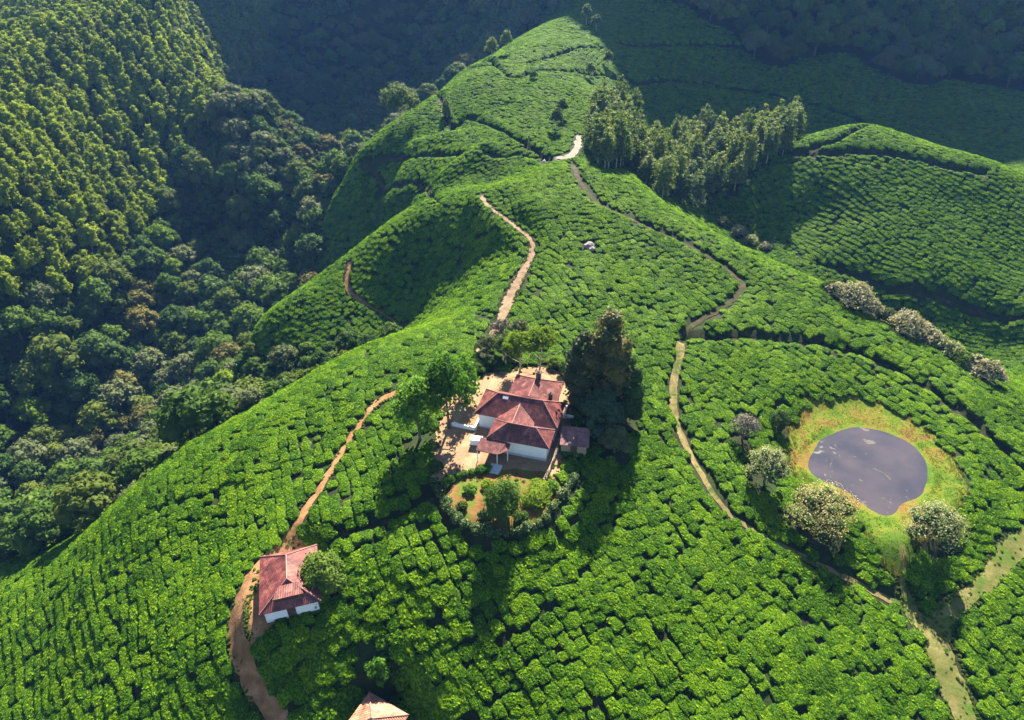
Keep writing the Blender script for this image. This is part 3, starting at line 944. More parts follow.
def scatter_object(name, pos, rot, scl, idx, meshes, label_kind=True):
    """ground cover as ONE object: points that carry small meshes through geometry nodes"""
    me = bpy.data.meshes.new(name)
    me.vertices.add(len(pos)); me.vertices.foreach_set('co', np.asarray(pos, np.float32).ravel())
    for an, arr in (('rot', rot), ('scl', scl)):
        at_ = me.attributes.new(an, 'FLOAT_VECTOR', 'POINT'); at_.data.foreach_set('vector', np.asarray(arr, np.float32).ravel())
    at_ = me.attributes.new('idx', 'INT', 'POINT'); at_.data.foreach_set('value', np.asarray(idx, np.int32))
    col = bpy.data.collections.new(name + '_kinds')
    for i, mm in enumerate(meshes):
        col.objects.link(bpy.data.objects.new('%s_kind_%02d' % (name, i), mm))
    ng = bpy.data.node_groups.new(name, 'GeometryNodeTree')
    ng.interface.new_socket('Geometry', in_out='INPUT', socket_type='NodeSocketGeometry')
    ng.interface.new_socket('Geometry', in_out='OUTPUT', socket_type='NodeSocketGeometry')
    gi, go = ng.nodes.new('NodeGroupInput'), ng.nodes.new('NodeGroupOutput')
    ci = ng.nodes.new('GeometryNodeCollectionInfo'); ci.inputs['Collection'].default_value = col
    ci.inputs['Separate Children'].default_value = True; ci.inputs['Reset Children'].default_value = True
    ip = ng.nodes.new('GeometryNodeInstanceOnPoints'); ip.inputs['Pick Instance'].default_value = True
    def attr(n, typ):
        a = ng.nodes.new('GeometryNodeInputNamedAttribute'); a.data_type = typ; a.inputs['Name'].default_value = n
        return a.outputs['Attribute']
    ng.links.new(gi.outputs[0], ip.inputs['Points']); ng.links.new(ci.outputs[0], ip.inputs['Instance'])
    e2r = ng.nodes.new('FunctionNodeEulerToRotation')
    ng.links.new(attr('rot', 'FLOAT_VECTOR'), e2r.inputs[0]); ng.links.new(e2r.outputs[0], ip.inputs['Rotation'])
    ng.links.new(attr('scl', 'FLOAT_VECTOR'), ip.inputs['Scale']); ng.links.new(attr('idx', 'INT'), ip.inputs['Instance Index'])
    ng.links.new(ip.outputs[0], go.inputs[0])
    o = link(name, me); tag(o, kind='stuff')
    mod = o.modifiers.new('grow', 'NODES'); mod.node_group = ng
    return o


def plant_tea():
    A = tea_points()
    x, y = A[:, 0], A[:, 1]; z = gm(x, y); n = len(A)
    yaw = A[:, 2] + rng.normal(0, 0.10, n) + np.where(rng.random(n) < .5, math.pi, 0)
    big = 1 + 0.14 * rng.normal(size=n)
    stunt = vnoise(x / 3.1 + 11, y / 3.1) < -0.84
    sx = A[:, 3] * 1.13 * big; sy = A[:, 4] * np.clip(1.05 * (1 + 0.08 * rng.normal(size=n)), .8, 1.25)
    hz = 0.40 * (1 + 0.14 * rng.normal(size=n)) + 0.1 * vnoise(x / 4, y / 4) + 0.05
    k = np.where(stunt, 0.62, 1.0); sx, sy, hz = sx * k, sy * k, hz * k
    nrm = normals(x, y); st = nrm[:, 2] ** -0.8; sx, sy = sx * st, sy * st
    t, b, nn = place_rot(nrm, yaw)
    eu = euler(t, b, nn); idx = rng.integers(0, len(BUSH), n)
    u, v, d = project(x, y, z)
    vis = (u > 8) & (u < 1016) & (v > 10) & (v < 712)
    order = np.argsort(np.where(vis, d, 1e9))[:300]
    single = np.zeros(n, bool); single[order] = True
    for i in order:
        o = link('tea_bush', BUSH[idx[i]], None, (x[i], y[i], z[i]))
        o.rotation_euler = eu[i]; o.scale = (sx[i], sy[i], hz[i])
        tag(o, 'clipped flat-topped green tea bush in the dense rows nearest the bottom edge', 'tea bush', 'tea bushes in the nearest rows')
    m = ~single
    scatter_object('tea_rows', np.stack([x, y, z], -1)[m], eu[m], np.stack([sx, sy, hz], -1)[m], idx[m], BUSH)
    print('TEA', n)


def verge():
    """weeds creeping in over the edges of the earth roads"""
    r = np.random.default_rng(12); P = []
    for name, pts, width, mat, off, clear, cut in PATHS:
        if cut or name == 'gravel_road': continue
        cl = catmull([Vector((p[0], p[1], 0)) for p in pts], 0.5)
        w = np.interp(np.linspace(0, 1, len(cl)), np.linspace(0, 1, len(width)), width) if hasattr(width, '__len__') else np.full(len(cl), width)
        for i in range(len(cl) - 1):
            t = cl[i + 1] - cl[i]; t.normalize(); nx, ny = -t.y, t.x
            for sd in (-1, 1):
                for _ in range(2):
                    d = sd * (w[i] * .5 + r.normal(.08, .16)); P.append((cl[i].x + nx * d, cl[i].y + ny * d))
            if name == 'grass_path':
                for _ in range(1):
                    d = r.uniform(-.5, .5) * w[i]; P.append((cl[i].x + nx * d, cl[i].y + ny * d))
    for poly, n in ((YARD, 420), (HUTYARD, 160)):
        for _ in range(n):
            i = r.integers(0, len(poly)); c = poly.mean(0); P.append(c + (poly[i] - c) * r.normal(.98, .05) + r.normal(0, .12, 2))
    P = np.array(P); P = P[~inside(BANK, P[:, 0], P[:, 1])]; n = len(P); z = np.zeros(n); sc = r.uniform(.08, .22, n)
    low = [crown_mesh('verge_weed', dome_lobes(700 + k, 2.6, 1.5, 5, .0, .7), 70, .42, M[mt], 700 + k, .6, .25) for k, mt in enumerate(('leaf_mid', 'grass', 'leaf_olive', 'grass'))]
    scatter_object('verge_weeds', np.stack([P[:, 0], P[:, 1], gm(P[:, 0], P[:, 1]) + .02], -1), np.stack([z, z, r.uniform(0, 6.28, n)], -1), np.stack([sc, sc, sc * .8], -1), r.integers(0, 4, n), low)
# ------------------------------------------------------------------ crowns and trunks
def ico(sub):
    bm = bmesh.new(); bmesh.ops.create_icosphere(bm, subdivisions=sub, radius=1.0)
    v = np.array([p.co[:] for p in bm.verts]); f = np.array([[q.index for q in p.verts] for p in bm.faces]); bm.free()
    return v, f


_IV, _IF = ico(2)


def crown_mesh(name, lobes, n, leaf, mat, seed, core=0.78, fuzz=0.22, droop=0.0, up=0.35):
    """leaf sprays scattered over and inside a set of uneven lobes; lobes = [(centre, radii)]"""
    r = np.random.default_rng(seed)
    C = np.array([l[0] for l in lobes], float); Rr = np.array([l[1] if hasattr(l[1], '__len__') else (l[1],) * 3 for l in lobes], float)
    V, T = [], []; nv = 0
    if core > 0:
        for c, rr in zip(C, Rr):
            s = 1 + 0.22 * np.array([mnoise.noise(Vector(p * 1.7 + c * 0.37 + seed)) for p in _IV])
            v = c + _IV * rr * core * s[:, None]
            V.append(v); T.append(np.hstack([_IF, _IF[:, 2:3]]) + nv); nv += len(v)
    area = (Rr[:, 0] * Rr[:, 1] + Rr[:, 0] * Rr[:, 2] + Rr[:, 1] * Rr[:, 2]); k = r.choice(len(lobes), n, p=area / area.sum())
    d = r.normal(size=(n, 3)); d /= np.linalg.norm(d, axis=1)[:, None]
    flip = (d[:, 2] < -0.35) & (r.random(n) < 0.75); d[flip, 2] *= -1
    bumps = 1 + 0.16 * np.sin(d[:, 0] * 5 + k) * np.sin(d[:, 1] * 5 + 2 * k) + 0.12 * np.sin(d[:, 2] * 7 + k)
    rad = (1 - np.abs(r.normal(0, fuzz, n)) + 0.10 * (r.random(n) < .2)) * bumps
    p = C[k] + d * Rr[k] * rad[:, None]
    nr = d / Rr[k]; nr /= np.linalg.norm(nr, axis=1)[:, None]
    nr = nr + r.normal(0, 0.5, (n, 3)) + np.array([0, 0, up]); nr /= np.linalg.norm(nr, axis=1)[:, None]
    t = np.cross(nr, r.normal(size=(n, 3))); t /= np.linalg.norm(t, axis=1)[:, None]; b = np.cross(nr, t)
    s = leaf * r.uniform(0.6, 1.3, n)[:, None]
    q = np.stack([p - t * s, p + b * s * .62 + nr * s * .18, p + t * s, p - b * s * .62 + nr * s * .18], 1)
    if droop: q[:, :, 2] -= droop * np.linalg.norm(q[:, :, :2], axis=2)
    V.append(q.reshape(-1, 3)); T.append(np.arange(4 * n).reshape(-1, 4) + nv)
    V = np.concatenate(V); T = np.concatenate(T)
    tri = T[:, 2] == T[:, 3]
    me = bpy.data.meshes.new(name)
    me.vertices.add(len(V)); me.vertices.foreach_set('co', V.astype(np.float32).ravel())
    loops = np.concatenate([T[tri][:, :3].ravel(), T[~tri].ravel()]).astype(np.int32)
    starts = np.concatenate([np.arange(tri.sum()) * 3, tri.sum() * 3 + np.arange((~tri).sum()) * 4]).astype(np.int32)
    me.loops.add(len(loops)); me.loops.foreach_set('vertex_index', loops)
    me.polygons.add(len(starts)); me.polygons.foreach_set('loop_start', starts)
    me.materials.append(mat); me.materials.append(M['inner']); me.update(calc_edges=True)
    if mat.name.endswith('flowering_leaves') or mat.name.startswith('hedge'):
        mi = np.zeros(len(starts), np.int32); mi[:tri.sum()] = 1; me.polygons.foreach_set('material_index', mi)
    sm = np.zeros(len(starts), bool); sm[:tri.sum()] = True; me.polygons.foreach_set('use_smooth', sm)
    return me


def trunk_mesh(name, h, r0, mat, seed, limbs=4, lean=0.05, first=0.35, reach=0.35):
    r = random.Random(seed); mb = MB()
    a = r.random() * 6.28
    pts = [(math.cos(a) * lean * h * t * t, math.sin(a) * lean * h * t * t, h * t - 0.3 * (t == 0)) for t in (0, .08, .3, .6, 1)]
    mb.tube(pts, [r0 * 1.5, r0, r0 * .85, r0 * .6, r0 * .2], 7)
    for k in range(limbs):
        t = first + (0.95 - first) * k / max(1, limbs); b = k * 2.4 + r.random()
        p = Vector((math.cos(a) * lean * h * t * t, math.sin(a) * lean * h * t * t, h * t)); L = h * reach * (1.1 - t) + 0.2
        e = p + Vector((math.cos(b) * L, math.sin(b) * L, L * .7))
        mb.tube([p, p.lerp(e, .5) - Vector((0, 0, .08 * L)), e], [r0 * .45, r0 * .3, r0 * .08], 5)
    return mb.mesh(name, mat, True)


def dome_lobes(seed, w, h, n, base=0.25, sq=0.62):
    """lobes filling a rounded crown of width w and height h above z = base*h"""
    r = random.Random(seed); L = [((0, 0, h * (base + (1 - base) * .45)), (w * .34, w * .34, h * (1 - base) * .42))]
    for k in range(n):
        a = k * 2.39996 + r.uniform(-.3, .3); q = math.sqrt((k + .6) / n)
        x = w * .5 * q * .78; z = h * (base + (1 - base) * (.84 - .52 * q * q + r.uniform(-.06, .06)))
        rr = w * r.uniform(.135, .215)
        L.append(((math.cos(a) * x, math.sin(a) * x, z - rr * sq * .4), (rr, rr, rr * sq * 1.15)))
    return L


def spire_lobes(seed, w, h, n, base=0.15, power=0.8):
    r = random.Random(seed); L = []
    for k in range(n):
        t = (k + .5) / n; z = h * (base + (1 - base) * t); ww = w * .5 * (1 - t) ** power + w * .06
        m = 3 if t < .6 else (2 if t < .85 else 1)
        for j in range(m):
            a = k * 2.4 + j * 6.283 / m + r.uniform(-.4, .4); rr = ww * r.uniform(.5, .66)
            L.append(((math.cos(a) * ww * .48 * (m > 1), math.sin(a) * ww * .48 * (m > 1), z), (rr, rr, rr * .95)))
    return L


def tree(name, label, cat, base, crown, trunk, group=None, rz=0.0, sc=1.0, sink=0.15, clear=None):
    p = Vector(base); p.z -= sink
    e = empty(name, p, label, cat, group, rz, (sc, sc, sc) if not hasattr(sc, '__len__') else sc)
    if trunk: link('trunk', trunk, e)
    link('crown', crown, e)
    if clear: clear_at(base, clear)
    return e


# ------------------------------------------------------------------ trees one can point at
def single_trees():
    g = ground
    # by the bungalow
    b = g(603, 410)
    lob = spire_lobes(1, 7.6, 16.8, 9, .10, .22)
    tree('cypress_tree', 'tallest dark brown-green conifer towering behind the right side of the bungalow', 'tree', b,
         crown_mesh('cypress_crown', lob, 7500, .30, M['conifer'], 1, .8, .2, 0, .5), trunk_mesh('cypress_trunk', 13, .38, M['bark'], 1), clear=3.2)
    b = g(580, 404)
    tree('cypress_tree', 'shorter rusty-tipped conifer leaning against the left of the tallest conifer', 'tree', b,
         crown_mesh('cypress_crown', spire_lobes(2, 5.8, 13.0, 7, .12, .35), 2400, .27, M['conifer'], 2, .8, .22, 0, .5), trunk_mesh('cypress_trunk', 8, .25, M['bark'], 2), clear=2.2)
    b = g(600, 434)
    tree('conifer_tree', 'broad blue-green conifer in front of the tallest conifer, above the small shed', 'tree', b,
         crown_mesh('conifer_crown', dome_lobes(3, 6.2, 8.6, 16, .08, .9), 3600, .26, M['blue_conifer'], 3, .82, .18, 0, .4), trunk_mesh('conifer_trunk', 7, .28, M['bark'], 3), clear=3.0)
    b = g(624, 420)
    tree('conifer_tree', 'narrow green conifer on the right edge of the dark conifer clump', 'tree', b,
         crown_mesh('conifer_crown', spire_lobes(4, 5.2, 11.5, 7, .1, .35), 1800, .25, M['leaf_dark'], 4, .8, .2, 0, .4), trunk_mesh('conifer_trunk', 6, .22, M['bark'], 4), clear=2.0)
    b = g(614, 452)
    tree('broadleaf_tree', 'low grey-green tree in the shade right of the small shed', 'tree', b,
         crown_mesh('broadleaf_crown', dome_lobes(5, 5.0, 4.6, 12, .15, .8), 1700, .2, M['leaf_grey'], 5, .75), trunk_mesh('broadleaf_trunk', 3, .16, M['bark'], 5), clear=2.2)
    for (u, v, w, h, s, lab) in ((449, 428, 7.6, 13.6, 11, 'tall feathery bright green tree at the left edge of the sunny yard'),
                                 (420, 440, 6.6, 11.6, 12, 'dark-sided green tree left of the tall feathery tree by the yard'),
                                 (466, 400, 4.2, 8.6, 13, 'slim bright green tree between the tall feathery tree and the bungalow roof')):
        b = g(u, v)
        tree('silver_oak', lab, 'tree', b, crown_mesh('silver_oak_crown', dome_lobes(s, w * 1.12, h, 20, .2, .95) if w > 5 else spire_lobes(s, w, h, 8, .18, .3), 3600 if w > 5 else 1400, .25, M['oak'], s, .35, .38, 0, .3),
             trunk_mesh('silver_oak_trunk', h * .8, .2, M['bark'], s, 6), clear=1.8)
    for (u, v, w, h, s, lab) in ((520, 370, 5.8, 7.4, 21, 'yellow-green tree with pale bare stems just behind the chimney end of the roof'),
                                 (540, 368, 6.0, 8.2, 22, 'yellow-green tree with pale stems nearest the tallest conifer')):
        b = g(u, v); L = [((x, y, z + h * .18), rr) for (x, y, z), rr in dome_lobes(s, w, h * .82, 9, .35, .75)]
        tree('gum_tree', lab, 'tree', b, crown_mesh('gum_crown', L, 2300, .21, M['leaf_lime'], s, .6, .3), trunk_mesh('gum_trunk', h * .8, .13, M['pale_bark'], s, 7, .08, .15, .5), clear=1.2)
    for (u, v, w, h, s, mt, lab) in ((503, 338, 4.4, 4.2, 31, 'twig', 'thin grey half-bare tree standing over the upper dirt road'),
                                     (520, 340, 3.6, 4.4, 32, 'leaf_grey', 'grey-green tree to the right of the half-bare tree by the upper road'),
                                     (488, 356, 4.2, 4.4, 33, 'leaf_grey', 'dusty grey-green tree at the lower end of the upper dirt road'),
                                     (505, 358, 4.0, 4.6, 34, 'leaf_dark', 'dark green tree behind the left end of the bungalow')):
        b = g(u, v)
        tree('small_tree', lab, 'tree', b, crown_mesh('small_crown', dome_lobes(s, w, h, 10, .2, .8), 900 if mt == 'twig' else 1300, .17, M[mt], s, .0 if mt == 'twig' else .6, .35),
             trunk_mesh('small_trunk', h * .8, .1, M['pale_bark'], s, 8, .05, .15, .5), clear=1.2)
    for (u, v, w, h, s, mt, lab) in ((490, 366, 2.6, 1.7, 35, 'leaf_dark', 'dark shrub at the back left corner of the bungalow'), (512, 362, 2.4, 1.5, 36, 'oak', 'green shrub behind the middle of the back roof'),
                                     (554, 366, 2.6, 1.8, 37, 'leaf_lime', 'bright yellow-green shrub behind the right end of the back roof'), (565, 372, 2.8, 2.2, 38, 'leaf_mid', 'green shrub between the back roof and the conifers'),
                                     (478, 372, 2.6, 1.6, 39, 'leaf_mid', 'green shrub at the top of the sunny yard by the fence'), (470, 492, 2.0, 1.2, 45, 'oak', 'small green shrub on the left side of the front garden'), (462, 508, 1.6, 1.0, 46, 'leaf_olive', 'small olive shrub at the lower left of the front garden'),
                                     (521, 520, 2.0, 1.3, 47, 'leaf_mid', 'dark shrub at the foot of the garden right of the round tree'), (484, 518, 1.8, 1.2, 48, 'leaf_dark', 'dark shrub at the foot of the garden left of the round tree'),
                                     (487, 487, 1.8, 1.1, 49, 'leaf_lime', 'small yellow-green shrub left of the round tree near the porch'), (552, 490, 2.0, 1.4, 50, 'oak', 'green shrub between the yellow-green shrub and the right fence'),
                                     (436, 470, 2.2, 1.4, 40, 'leaf_dark', 'dark shrub at the lower left corner of the sunny yard')):
        b = g(u, v)
        o = link('garden_shrub', crown_mesh('garden_shrub', dome_lobes(s, w, h, 9, .02, .8), int(330 * w), .13, M[mt], s, .8, .15), None, b); tag(o, lab, 'shrub'); clear_at(b, w * .45)
    b = g(503, 517)
    tree('round_tree', 'round dark green clipped tree in the front garden of the bungalow', 'tree', b,
         crown_mesh('round_crown', [((0, 0, 3.0), (2.15, 2.15, 2.7)), ((.5, .3, 3.9), (1.6, 1.6, 1.7)), ((-.5, -.3, 2.6), (1.8, 1.8, 2.1))], 3600, .15, M['leaf_mid'], 41, .86, .1),
         trunk_mesh('round_trunk', 3, .2, M['bark'], 41, 2), clear=1.5)
    b = g(536, 500)
    o = link('garden_shrub', crown_mesh('garden_shrub', [((0, 0, .7), (1.7, 1.6, 1.0)), ((.7, 1.2, .7), (1.4, 1.3, .9)), ((-.7, -.6, .5), (1.2, 1.2, .8)), ((.2, 2.0, .5), (1.1, 1.0, .7))], 2400, .13, M['leaf_lime'], 42, .8, .15), None, b)
    tag(o, 'low bright yellow-green shrub right of the round clipped tree', 'shrub')
    # by the huts
    b = g(325, 586)
    tree('round_tree', 'dark green round-headed tree overhanging the right side of the red-roofed hut', 'tree', b,
         crown_mesh('round_crown', dome_lobes(43, 6.3, 5.6, 16, .08, .85), 3800, .18, M['leaf_mid'], 43, .8, .15), trunk_mesh('round_trunk', 3.5, .2, M['bark'], 43, 3), clear=2.6)
    b = g(380, 676)
    tree('small_tree', 'small bright green tree in the dark hollow above the orange roof', 'tree', b,
         crown_mesh('small_crown', dome_lobes(44, 3.5, 3.6, 11, .1, .85), 1500, .16, M['oak'], 44, .8, .15), trunk_mesh('small_trunk', 2.4, .13, M['bark'], 44, 3), clear=2.4)
    # by the pond
    for (u, v, w, h, s, mt, lab) in ((742, 440, 4.6, 5.0, 51, 'twig', 'grey airy half-bare tree at the upper left of the pond'),
                                     (779, 428, 3.6, 3.6, 52, 'leaf_dark', 'dark green bush at the top left of the pond bank'),
                                     (764, 482, 6.8, 6.4, 53, 'flower', 'white-flowering tree on the left of the pond, above the widest cream tree'),
                                     (818, 524, 10.2, 6.0, 54, 'cream_flower', 'widest cream-flowering tree, at the lower left of the pond'),
                                     (928, 540, 8.2, 6.4, 55, 'flower', 'pale green flowering tree at the lower right of the pond')):
        b = g(u, v); Lb = dome_lobes(s, w, h, 18, .25, .7)
        tree('pond_tree', lab, 'tree', b, crown_mesh('pond_crown', Lb, int(480 * w), .13 if mt != 'twig' else .13, M[mt], s, .0 if mt == 'twig' else .5, .3), trunk_mesh('pond_trunk', h * .75, .17, M['bark'], s, 7, .05, .15, .55), clear=w * .33)
    # scrub in the gully beyond the right flank
    for (u, v, w, h, s, mt, lab) in ((852, 306, 8.4, 5.0, 61, 'grey_flower', 'upper rounded greyish-pink flowering bush in the gully right of the ridge'),
                                     (904, 334, 7.4, 4.8, 62, 'grey_flower', 'middle greyish-pink flowering bush in the gully right of the ridge'),
                                     (921, 340, 5.2, 3.8, 63, 'grey_flower', 'small greyish flowering bush beside the middle gully bush'),
                                     (884, 322, 4.2, 3.2, 64, 'leaf_grey', 'grey-green bush between the upper and middle gully bushes'),
                                     (938, 350, 4.0, 3.2, 65, 'flower', 'white-tipped green bush below the middle gully bushes'),
                                     (960, 366, 4.6, 3.2, 66, 'leaf_mid', 'low green bush left of the last flowering gully bush'),
                                     (984, 380, 6.0, 4.0, 67, 'grey_flower', 'lowest greyish-pink flowering bush near the right edge'),
                                     (828, 292, 3.6, 2.6, 68, 'leaf_mid', 'small green bush uphill of the upper gully bush'),
                                     (868, 314, 5.2, 3.6, 69, 'grey_flower', 'pinkish-grey flowering bush filling the row below the upper gully bush'),
                                     (950, 358, 5.0, 3.4, 75, 'flower', 'cream-green bush in the gully row between the pale bush and the low green one'),
                                     (970, 371, 5.0, 3.4, 76, 'grey_flower', 'greyish flowering bush next to the lowest one in the gully row'),
                                     (836, 297, 5.0, 3.2, 77, 'grey_flower', 'small greyish bush leading the gully row, uphill of the largest'),
                                     (930, 345, 4.6, 3.4, 70, 'grey_flower', 'pale flowering bush at the lower end of the middle gully bushes'),
                                     (738, 236, 4.6, 3.2, 71, 'grey_flower', 'whitish scrub bush at the foot of the eucalyptus hollow'),
                                     (750, 244, 4.0, 2.8, 72, 'flower', 'white-flowered scrub bush lower in the hollow beside the ridge'),
                                     (722, 226, 4.2, 2.8, 73, 'leaf_grey', 'grey-green scrub bush highest in the hollow beside the ridge'),
                                     (765, 250, 3.4, 2.4, 74, 'grey_flower', 'small whitish scrub bush where the hollow meets the dark slope')):
        b = g(u, v)
        o = link('gully_bush', crown_mesh('gully_bush', dome_lobes(s, w, h, 14, .05, .75), int(330 * w), .2, M[mt], s, .5, .25), None, b); tag(o, lab, 'bush'); clear_at(b, w * .42)
    # rounded bushes under the spur
    for (u, v, w, h, s, mt, lab) in ((392, 336, 5.4, 3.4, 81, 'leaf_mid', 'large smooth dark green bush at the mouth of the dark bowl'),
                                     (370, 345, 4.2, 2.6, 82, 'leaf_dark', 'rounded dark bush left of the large smooth bush'),
                                     (345, 352, 4.0, 2.6, 83, 'leaf_mid', 'rounded green bush furthest left below the spur'),
                                     (354, 344, 3.4, 2.2, 84, 'leaf_mid', 'rough green shrub on the lower slope of the spur'),
                                     (330, 350, 3.4, 2.2, 85, 'leaf_dark', 'rough dark green shrub below the sunny tip of the spur'),
                                     (308, 352, 4.0, 2.8, 86, 'leaf_mid', 'rough green shrub at the forest edge below the spur')):
        b = g(u, v)
        o = link('spur_bush', crown_mesh('spur_bush', dome_lobes(s, w, h, 12, .05, .8), int(260 * w), .19, M[mt], s, .8, .15), None, b); tag(o, lab, 'bush'); clear_at(b, w * .42)
    # scattered trees of the far ridge
    far = [(400, 124, 13.0, 13.0, 'euc_dark', 'widest round-crowned tree on the left edge of the far tea ridge'), (384, 128, 5.0, 7.5, 'euc_dark', 'smaller tree tucked left of the widest far-ridge tree'),
           (421, 100, 3.2, 4.6, 'euc_dark', 'small round tree right of the widest far-ridge tree'), (432, 96, 2.4, 2.8, 'leaf_grey', 'small pale bush on the far ridge edge'),
           (492, 60, 4.2, 6.8, 'euc_dark', 'left one of the pair of trees on the far ridge skyline'), (507, 55, 4.0, 7.2, 'euc_dark', 'right one of the pair of trees on the far ridge skyline'),
           (444, 72, 4.2, 11.0, 'euc_dark', 'leaning tall tree left of the far ridge, with a ragged crown'), (473, 38, 4.2, 9.0, 'euc_dark', 'upper tall tree above the far ridge pair'),
           (478, 50, 3.8, 7.0, 'euc_dark', 'tree just below the upper tall tree above the ridge pair'), (472, 16, 4.4, 8.0, 'euc_dark', 'topmost tree at the upper edge left of the ridge top'),
           (485, 14, 3.2, 4.4, 'leaf_mid', 'small round tree right of the topmost left tree'), (552, 14, 4.6, 6.4, 'euc_dark', 'round tree left of the sunny top of the far ridge'),
           (563, 8, 4.2, 6.6, 'euc_dark', 'tree at the very top of the far ridge'), (586, 26, 4.0, 7.4, 'euc_dark', 'slender tree right of the sunny top of the far ridge'),
           (596, 32, 4.0, 6.0, 'euc_dark', 'rounder tree furthest right at the top of the far ridge'), (447, 118, 2.6, 5.0, 'euc_dark', 'thin tree standing in the tea left of the far ridge track'),
           (556, 132, 3.2, 5.8, 'euc_dark', 'dark isolated tree in the bright tea above the gravel road'), (562, 118, 3.0, 5.0, 'euc_dark', 'small isolated tree above the dark one in the bright tea'),
           (534, 80, 2.0, 2.4, 'leaf_mid', 'little bush at the double track on the far ridge'), (608, 68, 3.2, 5.4, 'euc_dark', 'small round tree above the left eucalyptus grove'),
           (590, 80, 3.2, 5.2, 'euc_dark', 'slim tree at the upper left of the eucalyptus grove'), (701, 84, 3.0, 5.4, 'euc_dark', 'left one of two lone trees on the shaded slope behind the groves'),
           (714, 88, 3.8, 5.4, 'euc_dark', 'right one of two lone trees on the shaded slope behind the groves')]
    for i, (u, v, w, h, mt, lab) in enumerate(far):
        w, h = (w * 1.2, h * 1.25) if i else (w, h)
        b = g(u, v); L = dome_lobes(200 + i, w, h, 10, .3, .9) if w / h > .5 else spire_lobes(200 + i, w, h, 7, .25, .35)
        tree('ridge_tree', lab, 'tree', b, crown_mesh('ridge_crown', L, int(190 * w), .33, M[mt], 200 + i, .6, .28), trunk_mesh('ridge_trunk', h * .8, .15, M['pale_bark'], 200 + i, 4), clear=.8)


def poisson(poly_pix, spacing, seed, n=None):
    """spread points in a patch of ground outlined by bearings"""
    P = np.array([(p.x, p.y) for p in (ground(u, v) for u, v in poly_pix)]); r = random.Random(seed); out = []
    lo, hi = P.min(0), P.max(0)
    for _ in range(6000):
        q = (r.uniform(lo[0], hi[0]), r.uniform(lo[1], hi[1]))
        if all((q[0] - a) ** 2 + (q[1] - b) ** 2 > spacing ** 2 for a, b in out) and inside(P, np.array([q[0]]), np.array([q[1]]))[0]: out.append(q)
    return out


def groves():
    kinds = []
    for k in range(6):
        h = 12.2 + 1.0 * (k % 3); w = 4.8 + .5 * (k % 4)
        kinds.append((crown_mesh('eucalyptus_crown', spire_lobes(300 + k, w, h, 6, .24, .3), 1250, .34, M['euc_dark'], 300 + k, .42, .34),
                      trunk_mesh('eucalyptus_trunk', h * .9, .17, M['pale_bark'], 300 + k, 7, .02, .3, .12)))
    A = poisson([(588,150),(606,172),(640,168),(634,138),(618,118),(592,122)], 3.3, 5)
    B = poisson([(640,182),(662,200),(702,202),(738,188),(794,146),(786,132),(740,140),(690,150),(648,158)], 4.5, 6)
    r = random.Random(9)
    for pts, grp, lab in ((A, 'eucalyptus grove beside the far ridge', 'slender eucalyptus in the left, darker grove beside the far ridge'),
                          (B, 'eucalyptus grove in the hollow', 'slender pale-stemmed eucalyptus in the right, larger grove in the hollow')):
        for x, y in pts:
            c, t = r.choice(kinds)
            tree('eucalyptus_tree', lab, 'tree', (x, y, float(gm(x, y))), c, t, grp, r.uniform(0, 6.28), (1.0, 1.0, r.uniform(.7, 1.12)), clear=1.6)
    print('GROVES', len(A), len(B))


